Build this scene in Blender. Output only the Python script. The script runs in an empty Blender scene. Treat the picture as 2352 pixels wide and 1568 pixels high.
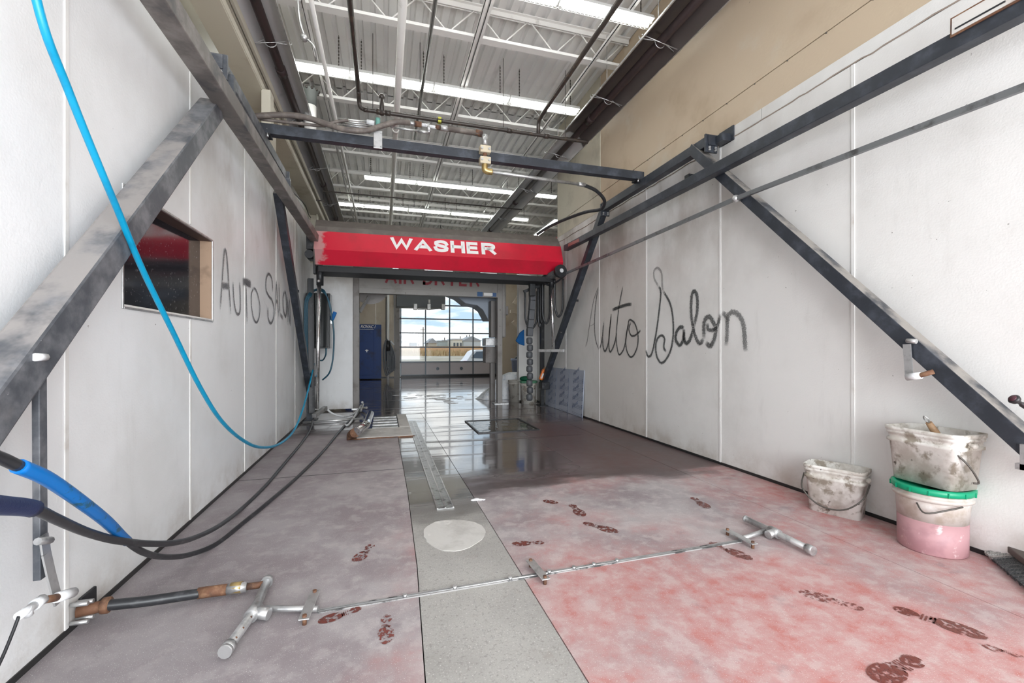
import bpy, math, random
from mathutils import Vector, Matrix
random.seed(7)
R = math.radians
S = 1.19          # metres per design unit (one unit = height of the lens above the floor)
TH = math.atan2(295, 1008); SN, CS = math.sin(TH), math.cos(TH)
scene = bpy.context.scene
COL = scene.collection

# ------------------------------------------------------------------ camera, world, lights, exposure
cam_d = bpy.data.cameras.new('camera'); cam = bpy.data.objects.new('camera', cam_d); COL.objects.link(cam)
cam.location = (0, 0, S); cam.rotation_euler = (R(90), 0, -TH)
cam_d.sensor_width = 36; cam_d.lens = 36 * 1008 / 2352; cam_d.shift_y = 16 / 2352
cam_d.clip_start = .02; cam_d.clip_end = 800
scene.camera = cam
vs = scene.view_settings
vs.view_transform = 'Standard'; vs.look = 'None'; vs.gamma = 1; vs.use_curve_mapping = False
vs.exposure = 0.0
scene.cycles.max_bounces = 8; scene.cycles.diffuse_bounces = 4; scene.cycles.glossy_bounces = 4
scene.cycles.transparent_max_bounces = 16; scene.cycles.sample_clamp_indirect = 8
scene.cycles.caustics_reflective = False; scene.cycles.caustics_refractive = False

def nd(nt, typ, **kw):
    n = nt.nodes.new(typ)
    for k, v in kw.items():
        if k.startswith('_'): setattr(n, k[1:], v)
        else:
            s = n.inputs[int(k[1:])] if k[0] == 'i' and k[1:].isdigit() else n.inputs[k]
            if hasattr(v, 'is_output'): nt.links.new(v, s)
            else:
                if hasattr(s.default_value, '__len__') and hasattr(v, '__len__') and len(s.default_value) == 4 and len(v) == 3: v = (*v, 1)
                s.default_value = v
    return n
def mth(nt, op, a, b=0.0, clamp=False):
    n = nt.nodes.new('ShaderNodeMath'); n.operation = op; n.use_clamp = clamp
    for i, v in enumerate((a, b)):
        if hasattr(v, 'is_output'): nt.links.new(v, n.inputs[i])
        else: n.inputs[i].default_value = v
    return n.outputs[0]
def smooth(nt, x, lo, hi):
    n = nt.nodes.new('ShaderNodeMapRange'); n.interpolation_type = 'SMOOTHSTEP'
    nt.links.new(x, n.inputs[0]); n.inputs[1].default_value = lo; n.inputs[2].default_value = hi
    return n.outputs[0]
def mixc(nt, f, a, b):
    n = nt.nodes.new('ShaderNodeMix'); n.data_type = 'RGBA'
    for k, v in ((0, f), (6, a), (7, b)):
        s = n.inputs[k]
        if hasattr(v, 'is_output'): nt.links.new(v, s)
        elif k == 0: s.default_value = v
        else: s.default_value = (*v[:3], 1)
    return n.outputs[2]
def noise(nt, vec, scale, detail=4, rough=.55, stretch=None):
    if stretch:
        m = nt.nodes.new('ShaderNodeMapping'); m.inputs['Scale'].default_value = stretch; nt.links.new(vec, m.inputs[0]); vec = m.outputs[0]
    return nd(nt, 'ShaderNodeTexNoise', Vector=vec, Scale=scale, Detail=detail, Roughness=rough).outputs[0]

w = bpy.data.worlds.new('sky'); scene.world = w; w.use_nodes = True; nt = w.node_tree; nt.nodes.clear()
tc = nt.nodes.new('ShaderNodeTexCoord').outputs['Generated']
sx = nt.nodes.new('ShaderNodeSeparateXYZ'); nt.links.new(tc, sx.inputs[0])
nz = noise(nt, tc, 5, 7, .58, (1, 1, 4.5))
nz2 = noise(nt, tc, 2.2, 5, .5, (1, 1, 3))
cl = mixc(nt, smooth(nt, nz, .42, .60), (.34, .46, .58), (.86, .84, .80))
cl = mixc(nt, smooth(nt, nz2, .50, .66), cl, (.40, .47, .54))
cl = mixc(nt, smooth(nt, sx.outputs[2], .0, .05), (.62, .72, .80), cl)
bg = nd(nt, 'ShaderNodeBackground', Color=cl, Strength=2.0)
out = nt.nodes.new('ShaderNodeOutputWorld'); nt.links.new(bg.outputs[0], out.inputs[0])

def area(name, loc, rot, sx_, sy_, power, col):
    l = bpy.data.lights.new(name, 'AREA'); l.shape = 'RECTANGLE'; l.size = sx_; l.size_y = sy_; l.energy = power; l.color = col
    o = bpy.data.objects.new(name, l); COL.objects.link(o); o.location = loc; o.rotation_euler = rot
    return o
# daylight coming in by the open entrance behind the camera
area('entrance_daylight', (1.0, -2.6 * S, 1.85), (R(90), 0, 0), 4.3, 3.3, 500, (.93, .97, 1))

# ------------------------------------------------------------------ mesh helpers (design units in, metres out)
def ray(px, py):
    u, v = (px - 1176) / 1008, (800 - py) / 1008
    return Vector((SN + u * CS, CS - u * SN, v))
def aX(px, py, X): d = ray(px, py); t = X / d.x; return Vector((X, d.y * t, 1 + d.z * t))
def aY(px, py, Y): d = ray(px, py); t = Y / d.y; return Vector((d.x * t, Y, 1 + d.z * t))
def aZ(px, py, Z=0.0): d = ray(px, py); t = (Z - 1) / d.z; return Vector((d.x * t, d.y * t, Z))
def aD(px, py, t): d = ray(px, py); return Vector((d.x * t, d.y * t, 1 + d.z * t))

def catmull(pts, n=6, closed=False):
    P = [Vector(p) for p in pts]; out = []; m = len(P)
    rng = range(m if closed else m - 1)
    for i in rng:
        p0, p1, p2, p3 = (P[(i - 1) % m], P[i], P[(i + 1) % m], P[(i + 2) % m]) if closed else (P[max(i - 1, 0)], P[i], P[i + 1], P[min(i + 2, m - 1)])
        for k in range(n):
            t = k / n
            out.append(.5 * ((2 * p1) + (p2 - p0) * t + (2 * p0 - 5 * p1 + 4 * p2 - p3) * t * t + (3 * p1 - p0 - 3 * p2 + p3) * t ** 3))
    if not closed: out.append(P[-1])
    return out

OFF = {}
class MB:
    def __init__(s): s.v = []; s.f = []; s.sm = []; s.uv = []
    def add(s, vs_, fs, smooth_=False, uvs=None):
        b = len(s.v); s.v += [Vector(v) for v in vs_]
        for k, f in enumerate(fs):
            s.f.append([b + i for i in f]); s.sm.append(smooth_); s.uv.append(uvs[k] if uvs else None)
        return s
    def box(s, x0, x1, y0, y1, z0, z1):
        V = [(x, y, z) for x in (x0, x1) for y in (y0, y1) for z in (z0, z1)]
        return s.add(V, [(0, 1, 3, 2), (4, 6, 7, 5), (0, 4, 5, 1), (2, 3, 7, 6), (0, 2, 6, 4), (1, 5, 7, 3)])
    def beam(s, p, q, w_, h_, up=(0, 0, 1)):
        p, q = Vector(p), Vector(q); d = (q - p).normalized(); up = Vector(up)
        x = d.cross(up)
        if x.length < 1e-4: x = d.cross(Vector((0, 1, 0)))
        x.normalize(); y = x.cross(d).normalized()
        V = [c + x * (a * w_ / 2) + y * (b * h_ / 2) for c in (p, q) for a in (-1, 1) for b in (-1, 1)]
        return s.add(V, [(0, 1, 3, 2), (4, 6, 7, 5), (0, 4, 5, 1), (2, 3, 7, 6), (0, 2, 6, 4), (1, 5, 7, 3)])
    def tube(s, pts, r, n=10, closed=False, caps=True):
        P = [Vector(p) for p in pts]; m = len(P); T = []
        for i in range(m):
            a = P[(i - 1) % m] if closed or i else P[0]; b = P[(i + 1) % m] if closed or i < m - 1 else P[-1]
            t = (b - a); T.append(t.normalized() if t.length > 1e-9 else Vector((0, 0, 1)))
        up = Vector((0, 0, 1)) if abs(T[0].z) < .9 else Vector((1, 0, 0))
        u = T[0].cross(up).normalized(); V = []
        for i in range(m):
            u = (u - T[i] * u.dot(T[i])); u = u.normalized() if u.length > 1e-6 else T[i].orthogonal().normalized()
            w2 = T[i].cross(u); rr = r[i] if hasattr(r, '__len__') else r
            for k in range(n):
                a = 2 * math.pi * k / n; V.append(P[i] + (u * math.cos(a) + w2 * math.sin(a)) * rr)
        F = []
        for i in range(m if closed else m - 1):
            j = (i + 1) % m
            for k in range(n): F.append((i * n + k, i * n + (k + 1) % n, j * n + (k + 1) % n, j * n + k))
        s.add(V, F, True)
        if caps and not closed:
            b = len(s.v) - len(V)
            s.f.append([b + k for k in reversed(range(n))]); s.sm.append(False); s.uv.append(None)
            s.f.append([b + (m - 1) * n + k for k in range(n)]); s.sm.append(False); s.uv.append(None)
        return s
    def cyl(s, p, q, r, n=14, r2=None):
        return s.tube([p, q], [r, r if r2 is None else r2], n)
    def lathe(s, c, prof, n=28, sq=None, axis=None):
        c = Vector(c); V = []; F = []
        for (r, z) in prof:
            for k in range(n):
                a = 2 * math.pi * k / n; x, y = math.cos(a), math.sin(a)
                if sq:      # rounded rectangle: sq = (half ratio y/x, exponent)
                    e = sq[1]; x = math.copysign(abs(x) ** e, x); y = math.copysign(abs(y) ** e, y) * sq[0]
                p = Vector((x * r, y * r, z))
                if axis: p = axis @ p
                V.append(c + p)
        m = len(prof)
        for i in range(m - 1):
            for k in range(n): F.append((i * n + k, i * n + (k + 1) % n, (i + 1) * n + (k + 1) % n, (i + 1) * n + k))
        s.add(V, F, True)
        b = len(s.v) - len(V)
        if prof[0][0] > 1e-5: s.f.append([b + k for k in reversed(range(n))]); s.sm.append(False); s.uv.append(None)
        if prof[-1][0] > 1e-5: s.f.append([b + (m - 1) * n + k for k in range(n)]); s.sm.append(False); s.uv.append(None)
        return s
    def prism(s, pts, fn, a0, a1, caps=True):
        n = len(pts); V = [fn(p, a) for a in (a0, a1) for p in pts]
        F = [(i, (i + 1) % n, n + (i + 1) % n, n + i) for i in range(n)]
        if caps: F += [tuple(range(n - 1, -1, -1)), tuple(range(n, 2 * n))]
        return s.add(V, F)
    def ball(s, c, r, n=12, sc=(1, 1, 1)):
        m = n // 2; c = Vector(c); V = [c + Vector((0, 0, -r * sc[2]))]; F = []
        for i in range(1, m):
            ph = -math.pi / 2 + math.pi * i / m
            for k in range(n):
                a = 2 * math.pi * k / n; V.append(c + Vector((math.cos(a) * math.cos(ph) * r * sc[0], math.sin(a) * math.cos(ph) * r * sc[1], math.sin(ph) * r * sc[2])))
        V.append(c + Vector((0, 0, r * sc[2])))
        for k in range(n): F.append((0, 1 + (k + 1) % n, 1 + k))
        for i in range(m - 2):
            for k in range(n): a = 1 + i * n; F.append((a + k, a + (k + 1) % n, a + n + (k + 1) % n, a + n + k))
        a = 1 + (m - 2) * n
        for k in range(n): F.append((a + k, a + (k + 1) % n, len(V) - 1))
        return s.add(V, F, True)
    def build(s, name, mat, parent=None, bevel=0, origin=None, kind=None):
        off = OFF[parent.name] if parent else (Vector(origin) if origin is not None else Vector((0, 0, 0)))
        me = bpy.data.meshes.new(name)
        me.from_pydata([tuple((v - off) * S) for v in s.v], [], s.f)
        me.polygons.foreach_set('use_smooth', s.sm)
        if any(s.uv):
            ul = me.uv_layers.new(name='UVMap'); li = 0
            for p, uv in zip(me.polygons, s.uv):
                for k, l in enumerate(p.loop_indices):
                    if uv: ul.data[l].uv = uv[k]
        me.materials.append(mat); me.update()
        o = bpy.data.objects.new(name, me); COL.objects.link(o)
        if parent: o.parent = parent
        else: o.location = off * S
        OFF[o.name] = off
        if bevel:
            b = o.modifiers.new('bevel', 'BEVEL'); b.width = bevel * S; b.segments = 2; b.limit_method = 'ANGLE'; b.angle_limit = R(40)
        if kind: o['kind'] = kind
        return o
    def solo(s, name, mat, label, cat, group=None, bevel=0, kind=None):
        xs = [v.x for v in s.v]; ys = [v.y for v in s.v]; zs = [v.z for v in s.v]
        o = s.build(name, mat, None, bevel, ((min(xs) + max(xs)) / 2, (min(ys) + max(ys)) / 2, min(zs)), kind)
        return tag(o, label, cat, group)
def tag(o, label=None, cat=None, group=None, kind=None):
    if label: o['label'] = label
    if cat: o['category'] = cat
    if group: o['group'] = group
    if kind: o['kind'] = kind
    return o
def thing(name, label, cat, loc, group=None, kind=None):
    o = bpy.data.objects.new(name, None); COL.objects.link(o); o.location = Vector(loc) * S; o.empty_display_size = .1
    OFF[o.name] = Vector(loc); return tag(o, label, cat, group, kind)
def struct(name):
    o = bpy.data.objects.new(name, None); COL.objects.link(o); OFF[o.name] = Vector((0, 0, 0)); o['kind'] = 'structure'; return o
def dup(o, delta, label=None, parent=None):
    c = o.copy(); COL.objects.link(c)
    if parent: c.parent = parent
    else: c.location = o.location + Vector(delta) * S
    if label: c['label'] = label
    for ch in [k for k in bpy.data.objects if k.parent == o]: dup(ch, (0, 0, 0), None, c)
    return c
def text_mb(body, org, xv, zv, width, height, depth=.006, bold=.02, shear=0.0):
    """flat lettering as thin geometry; org = lower left, xv / zv = unit vectors along and up"""
    cu = bpy.data.curves.new('t', 'FONT'); cu.body = body; cu.extrude = 0; cu.offset = bold; cu.resolution_u = 4; cu.shear = shear
    ob = bpy.data.objects.new('t', cu); COL.objects.link(ob)
    dg = bpy.context.evaluated_depsgraph_get(); me = bpy.data.meshes.new_from_object(ob.evaluated_get(dg))
    vs_ = [v.co.copy() for v in me.vertices]; fs = [tuple(p.vertices) for p in me.polygons]
    x0 = min(v.x for v in vs_); x1 = max(v.x for v in vs_); y0 = min(v.y for v in vs_); y1 = max(v.y for v in vs_)
    bpy.data.objects.remove(ob); bpy.data.curves.remove(cu); bpy.data.meshes.remove(me)
    org, xv, zv = Vector(org), Vector(xv), Vector(zv); nv = xv.cross(zv).normalized()
    pos = [org + xv * ((v.x - x0) / (x1 - x0) * width) + zv * ((v.y - y0) / (y1 - y0) * height) for v in vs_]
    m = MB(); n = len(pos)
    edges = {}
    for f in fs:
        for i in range(len(f)):
            e = (f[i], f[(i + 1) % len(f)]); edges[e] = 1
    rim = [e for e in edges if (e[1], e[0]) not in edges]
    m.add([p + nv * depth for p in pos] + pos, fs + [(a, n + a, n + b, b) for a, b in rim])
    return m

GL = {'W': (1.30, [[(.0, 1), (.30, 0), (.65, .93), (1.0, 0), (1.30, 1)]]), 'A': (1.0, [[(.0, 0), (.5, 1), (1, 0)], [(.22, .30), (.78, .30)]]),
      'S': (.88, [[(.84, .74), (.78, .88), (.62, .97), (.42, 1), (.22, .96), (.07, .86), (.06, .72), (.14, .61), (.30, .55), (.55, .48), (.76, .40), (.85, .28), (.82, .13), (.66, .03), (.44, 0), (.22, .03), (.07, .13), (.02, .28)]]),
      'H': (.82, [[(.0, 0), (.0, 1)], [(.82, 0), (.82, 1)], [(0, .52), (.82, .52)]]), 'E': (.76, [[(.76, 0), (0, 0), (0, 1), (.74, 1)], [(0, .52), (.70, .52)]]),
      'R': (.88, [[(0, 0), (0, 1), (.52, 1), (.74, .95), (.84, .83), (.84, .70), (.76, .58), (.55, .52), (0, .52)], [(.42, .52), (.58, .42), (.88, 0)]]),
      'I': (.0, [[(0, 0), (0, 1)]]), 'D': (.82, [[(0, 0), (0, 1), (.38, 1), (.64, .93), (.80, .74), (.82, .5), (.80, .26), (.64, .07), (.38, 0), (0, 0), (0, .05)]]), 'Y': (.92, [[(0, 1), (.46, .46), (.92, 1)], [(.46, .5), (.46, 0)]]), ' ': (.25, [])}
def letters_mb(body, org, xv, zv, width, height, depth=.004, t=.17, gap=.30):
    """bold sans capitals drawn as mitred strokes; t = stroke weight over letter height"""
    org, xv, zv = Vector(org), Vector(xv), Vector(zv); nv = xv.cross(zv).normalized(); mb = MB()
    tot = sum(GL[c][0] + gap for c in body) - gap + t * 1.3; sx_ = width / tot; x = t * .65
    asp = height / sx_
    for c in body:
        w_, st = GL[c]
        for P in st:
            P = [Vector((p[0] * 1.0 + x, p[1] * (1 - t) + t / 2)) for p in P]; n = len(P); L = []; Rr = []
            for i in range(n):
                d0 = (P[i] - P[i - 1]).normalized() if i else None; d1 = (P[i + 1] - P[i]).normalized() if i < n - 1 else None
                d0 = d0 or d1; d1 = d1 or d0; n0 = Vector((-d0.y, d0.x)); n1 = Vector((-d1.y, d1.x)); m_ = (n0 + n1)
                m_ = m_.normalized() if m_.length > .2 else n0; k = min(1 / max(.35, m_.dot(n0)), 1.9); hw_ = t / 2 * (1.05 if abs(d0.x) < .1 and abs(d1.x) < .1 else 1.0)
                p = P[i] - d1 * 0
                e = (t / 2) if (i in (0, n - 1) and abs((d1 if i == 0 else d0).y) > .4) else 0
                if e: p = p + (-d1 if i == 0 else d0) * e
                o2 = Vector((m_.x * asp, m_.y)) * hw_ * k; L.append(p + o2); Rr.append(p - o2)
            for q in L + Rr: q.y = max(0, min(1, q.y))
            to = lambda q, d_: org + xv * (q.x * sx_) + zv * (q.y * height) + nv * d_
            V = [to(q, depth) for q in L + Rr] + [to(q, 0) for q in L + Rr]
            F = [(i + 1, i, n + i, n + i + 1) for i in range(n - 1)] + [(i, i + 1, 2 * n + i + 1, 2 * n + i) for i in range(n - 1)] + [(n + i + 1, n + i, 3 * n + i, 3 * n + i + 1) for i in range(n - 1)]
            mb.add(V, F)
        x += w_ + gap
    return mb

# ------------------------------------------------------------------ materials
def newmat(name):
    m = bpy.data.materials.new(name); m.use_nodes = True; nt = m.node_tree; nt.nodes.clear()
    b = nt.nodes.new('ShaderNodeBsdfPrincipled'); o = nt.nodes.new('ShaderNodeOutputMaterial'); nt.links.new(b.outputs[0], o.inputs[0])
    p = nt.nodes.new('ShaderNodeNewGeometry').outputs['Position']
    return m, nt, b, o, p
def M(name, col, rough=.5, metal=0, layers=(), bump=None, spec=None, rvar=None, dust=None):
    """layers: (colour, scale, lo, hi[, stretch[, amount]]) mixed over the base through world-space noise"""
    m, nt, b, o, p = newmat(name)
    c = (*col, 1)
    for i, L in enumerate(layers):
        c2, sc, lo, hi = L[:4]; st = L[4] if len(L) > 4 else None; am = L[5] if len(L) > 5 else 1
        pv = nd(nt, 'ShaderNodeVectorMath', _operation='ADD', i0=p, i1=(i * 7.3, i * 3.1, i * 5.7)).outputs[0]
        f = smooth(nt, noise(nt, pv, sc, 5, .62, st), lo, hi)
        if am != 1: f = mth(nt, 'MULTIPLY', f, am)
        c = mixc(nt, f, c, c2)
    if dust:      # settled dirt on faces that look up
        nn = nt.nodes.new('ShaderNodeNewGeometry').outputs['True Normal']; sz = nt.nodes.new('ShaderNodeSeparateXYZ'); nt.links.new(nn, sz.inputs[0])
        f = mth(nt, 'MULTIPLY', smooth(nt, sz.outputs[2], .25, .65), smooth(nt, noise(nt, p, 3.2, 5, .6), .36, .56)); c = mixc(nt, f, c, dust)
    if hasattr(c, 'is_output'): nt.links.new(c, b.inputs['Base Color'])
    else: b.inputs['Base Color'].default_value = c
    b.inputs['Roughness'].default_value = rough; b.inputs['Metallic'].default_value = metal
    if rvar:
        r = smooth(nt, noise(nt, p, rvar[0], 4), .35, .65)
        r = mth(nt, 'MULTIPLY_ADD', r, rvar[1]); r.node.inputs[2].default_value = rough; nt.links.new(r, b.inputs['Roughness'])
    if spec is not None: b.inputs['Specular IOR Level'].default_value = spec
    if bump:
        bn = nd(nt, 'ShaderNodeBump', Strength=bump[1], Distance=bump[2] if len(bump) > 2 else .005, Height=noise(nt, p, bump[0], 4))
        nt.links.new(bn.outputs[0], b.inputs['Normal'])
    return m
def emis(name, col, st):
    m, nt, b, o, p = newmat(name); b.inputs['Base Color'].default_value = (.9, .9, .9, 1)
    b.inputs['Emission Color'].default_value = (*col, 1); b.inputs['Emission Strength'].default_value = st
    return m
def wallmat(name, col, grime, brown, glow=None):
    m, nt, b, o, p = newmat(name)
    sx = nt.nodes.new('ShaderNodeSeparateXYZ'); nt.links.new(p, sx.inputs[0])
    c = mixc(nt, mth(nt, 'MULTIPLY', smooth(nt, noise(nt, p, .9, 5, .6), .42, .72), .55), col, grime)
    # drips and streaks, brown scum band near the top of the back panels, splash dirt near the floor
    st = mth(nt, 'MULTIPLY', smooth(nt, noise(nt, p, 3.2, 6, .65, (1.6, 1.6, .35)), .55, .80), .45)
    c = mixc(nt, st, c, grime)
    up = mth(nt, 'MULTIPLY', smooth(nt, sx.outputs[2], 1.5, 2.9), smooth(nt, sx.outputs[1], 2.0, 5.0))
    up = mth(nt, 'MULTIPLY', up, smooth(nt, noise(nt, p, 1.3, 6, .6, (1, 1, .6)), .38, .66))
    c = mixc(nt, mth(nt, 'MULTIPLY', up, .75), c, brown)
    lo = mth(nt, 'MULTIPLY', smooth(nt, sx.outputs[2], .32, .0), smooth(nt, noise(nt, p, 3.5, 6, .65), .30, .75))
    c = mixc(nt, mth(nt, 'MULTIPLY', lo, .7), c, (.40, .34, .28))
    sp = smooth(nt, noise(nt, p, 26, 3, .6), .735, .765)
    c = mixc(nt, mth(nt, 'MULTIPLY', sp, .8), c, (.16, .14, .12))
    nt.links.new(c, b.inputs['Base Color']); b.inputs['Roughness'].default_value = .42; b.inputs['Specular IOR Level'].default_value = .35
    bn = nd(nt, 'ShaderNodeBump', Strength=.35, Distance=.003, Height=noise(nt, p, 90, 3)); nt.links.new(bn.outputs[0], b.inputs['Normal'])
    return m
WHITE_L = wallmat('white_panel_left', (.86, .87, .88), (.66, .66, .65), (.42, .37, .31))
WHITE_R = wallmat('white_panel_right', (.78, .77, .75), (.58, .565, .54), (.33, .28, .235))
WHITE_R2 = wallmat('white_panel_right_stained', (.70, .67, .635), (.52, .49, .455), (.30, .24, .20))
STRIP = M('joint_strip_white', (.80, .79, .77), .45, layers=[((.55, .50, .45), 3, .55, .75)])
BEIGE = M('beige_wall_paint', (.58, .465, .335), .6, layers=[((.45, .34, .23), 1.1, .5, .75), ((.60, .52, .41), 1.7, .55, .75), ((.25, .2, .14), 11, .72, .78)], bump=(40, .2))
BEIGE_PALE = M('pale_beige_board', (.60, .55, .44), .6, layers=[((.46, .42, .33), 1.5, .5, .7)])
CREAM = M('cream_steel_paint', (.60, .56, .47), .5, layers=[((.44, .39, .30), 2, .5, .75)])
CREAM_FAR = M('far_room_cream_paint', (.66, .58, .47), .6, layers=[((.5, .40, .30), 1.2, .48, .75)])
DECK = M('painted_roof_deck', (.86, .85, .83), .45, layers=[((.70, .68, .65), 1.2, .5, .75)])
JOIST = M('painted_joist_steel', (.86, .84, .81), .45, layers=[((.5, .48, .45), 5, .6, .8)])
BLACKPIPE = M('black_gas_pipe', (.055, .045, .04), .42, .2, layers=[((.11, .08, .06), 9, .5, .7)])
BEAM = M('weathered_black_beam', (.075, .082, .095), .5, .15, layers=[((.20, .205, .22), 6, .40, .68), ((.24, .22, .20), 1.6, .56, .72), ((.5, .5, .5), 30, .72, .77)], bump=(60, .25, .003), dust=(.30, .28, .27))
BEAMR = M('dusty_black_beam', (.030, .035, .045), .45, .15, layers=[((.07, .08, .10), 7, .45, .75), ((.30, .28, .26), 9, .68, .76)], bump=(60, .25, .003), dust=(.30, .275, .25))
RAILM = M('dusty_brown_grey_rail', (.16, .145, .135), .55, .1, layers=[((.27, .245, .23), 5, .45, .7), ((.07, .07, .075), 3, .52, .68)], bump=(50, .3, .003))
BLACK = M('black_steel', (.018, .019, .022), .42, .1, layers=[((.07, .07, .075), 12, .55, .75)])
RUBBER = M('black_rubber', (.022, .023, .026), .38, layers=[((.06, .06, .065), 20, .5, .75)])
HOSE_GREY = M('dusty_rubber_hose', (.12, .10, .09), .55, layers=[((.20, .17, .15), 9, .45, .65)])
BLUE = M('blue_hose', (.0, .30, .52), .33, layers=[((.0, .23, .42), 8, .45, .7)])
BLUE2 = M('bright_blue_sleeve', (.0, .155, .50), .4, layers=[((.01, .09, .16), 16, .56, .64)])
NAVY = M('navy_grip', (.012, .025, .09), .5, bump=(120, .5, .003))
TEAL = M('dull_blue_hose', (.02, .085, .13), .4)
GALV = M('galvanised_steel', (.56, .56, .56), .38, .75, layers=[((.36, .36, .36), 14, .45, .7), ((.75, .75, .74), 5, .55, .7)], bump=(70, .2, .002))
CHROME = M('pitted_chrome', (.72, .72, .73), .16, .95, layers=[((.22, .21, .20), 34, .56, .66)])
RUST = M('rusty_steel', (.17, .08, .045), .75, .2, layers=[((.30, .17, .10), 18, .45, .7), ((.06, .04, .035), 9, .5, .7)], bump=(60, .4, .004))
BRASS = M('brass', (.55, .40, .17), .35, .8, layers=[((.3, .22, .12), 12, .5, .7)])
SPRAYW = M('white_coated_fitting', (.70, .71, .72), .5, layers=[((.42, .42, .43), 20, .5, .7)])
RED = M('red_washer_hood', (.62, .008, .035), .38, layers=[((.50, .01, .03), 2, .45, .7), ((.8, .5, .45), 34, .745, .77)])
BAND = M('brown_grey_hood_band', (.125, .105, .095), .55, layers=[((.16, .14, .125), 5, .45, .7)])
nt = RED.node_tree; b = [n for n in nt.nodes if n.type == 'BSDF_PRINCIPLED'][0]; p = [n for n in nt.nodes if n.type == 'NEW_GEOMETRY'][0].outputs[0]
sx = nt.nodes.new('ShaderNodeSeparateXYZ'); nt.links.new(p, sx.inputs[0]); fd = mth(nt, 'ADD', sx.outputs[0], mth(nt, 'MULTIPLY', mth(nt, 'SUBTRACT', noise(nt, p, 7, 5, .6), .5), .5))
src = b.inputs['Base Color'].links[0].from_socket; nt.links.new(mixc(nt, mth(nt, 'MULTIPLY', smooth(nt, fd, -.86, -.95), .75), src, (.50, .33, .32)), b.inputs['Base Color'])
LETTER = M('white_lettering', (.86, .86, .85), .5, layers=[((.6, .5, .5), 30, .72, .76)])
LETTER_RED = M('dark_red_lettering', (.27, .022, .035), .5, layers=[((.35, .1, .1), 8, .6, .7)])
DRYER = M('grey_dryer_steel', (.30, .285, .27), .5, .1, layers=[((.20, .185, .17), 2.4, .5, .75), ((.12, .1, .09), 12, .66, .74)])
DRYER2 = M('grey_dryer_post', (.23, .215, .205), .5, .2, layers=[((.15, .13, .12), 3, .5, .7)])
REFL = M('polished_reflector', (.92, .91, .90), .28, .35, bump=(4, .15, .01))
REFL_B = M('brown_reflector', (.20, .17, .16), .35, .6, bump=(4, .15, .01))  # darker brown lining for the near part of the right heater
REFL_D = M('heater_back_shell', (.105, .090, .082), .42, .6)
HEAT = M('heater_tube', (.055, .038, .038), .40, .3, layers=[((.035, .03, .03), 2, .5, .7)])
TUBE_ON = emis('lit_fluorescent_tube', (.97, 1, .96), 17.0)
FIXT = M('white_fixture_enamel', (.82, .82, .80), .35)
WIRE = M('white_guard_wire', (.75, .75, .72), .4, .3)
DARKWIRE = M('dark_chain_wire', (.10, .09, .08), .5, .4)
PAIL_W = M('dirty_white_plastic', (.70, .68, .63), .45, layers=[((.42, .37, .31), 9, .47, .62), ((.16, .13, .10), 16, .62, .70)], bump=(40, .2, .003))
PAIL_W2 = M('stained_white_plastic', (.76, .74, .70), .45, layers=[((.50, .46, .41), 4, .42, .60), ((.30, .26, .21), 9, .50, .62), ((.10, .08, .06), 16, .63, .70)], bump=(40, .2, .003))
GREEN = M('green_lid_plastic', (.0, .30, .15), .4)
WOOD = M('worn_wood', (.36, .22, .12), .6, layers=[((.22, .13, .07), 8, .45, .65)])
TAN = M('tan_window_reveal', (.42, .29, .20), .6, layers=[((.28, .19, .13), 6, .5, .7)])
STEEL_FLOOR = M('drain_steel', (.58, .58, .57), .28, .85, layers=[((.25, .24, .23), 12, .52, .68)])
DARKGAP = M('dark_drain_channel', (.02, .02, .02), .4)
CONC = M('patch_concrete', (.62, .60, .57), .75, layers=[((.50, .48, .45), 5, .45, .7), ((.78, .76, .72), 9, .58, .72)], bump=(30, .4, .004))
SHEET = M('blue_grey_insulation_film', (.40, .44, .52), .3, layers=[((.35, .38, .46), 3, .45, .7)])
SHEETINK = M('dark_film_print', (.15, .18, .28), .4)
SHEETEDGE = M('foam_edge', (.52, .60, .63), .6)
BLUEBOX = M('blue_cabinet_paint', (.0, .04, .21), .5, layers=[((.005, .015, .06), 2.2, .5, .75), ((.15, .25, .45), 3, .70, .80)])
BAG = M('white_plastic_bag', (.88, .90, .93), .35, layers=[((.66, .72, .80), 9, .5, .65)], bump=(14, .8, .03))
CLOTHB = M('blue_cloth', (.0, .13, .42), .7)
ORANGE = M('orange_plastic', (.9, .22, .03), .4)
DARKGREEN = M('dark_green_rag', (.0, .11, .05), .7)
BINP = M('blue_grey_bin', (.35, .42, .58), .4)
DOORP = M('pink_grey_door_panel', (.62, .57, .58), .4)
DOORF = M('dark_door_rail', (.10, .12, .14), .4, .3)
SOFF = M('white_patch', (.92, .92, .94), .6)
BRISTLE = M('black_bristle', (.04, .042, .045), .7, layers=[((.12, .12, .12), 40, .5, .6, (1, 8, 1))])
BRISTLE_W = M('frayed_grey_bristle', (.42, .41, .39), .7, layers=[((.15, .15, .14), 50, .5, .6, (1, 8, 1))])
BRUSHBLK = M('brown_brush_block', (.09, .07, .06), .5)
KNOBP = M('black_red_knob', (.02, .018, .02), .35)
YELLOW = M('yellow_tag', (.6, .6, .08), .5)

# dark reflecting window glass
m, nt, b, o, p = newmat('dark_window_glass'); GLASSD = m
b.inputs['Base Color'].default_value = (.016, .018, .024, 1); b.inputs['Roughness'].default_value = .10; b.inputs['IOR'].default_value = 2.2
sc_ = smooth(nt, noise(nt, p, 60, 3), .60, .72); nt.links.new(mixc(nt, sc_, (.016, .018, .024), (.12, .11, .12)), b.inputs['Base Color'])
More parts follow.
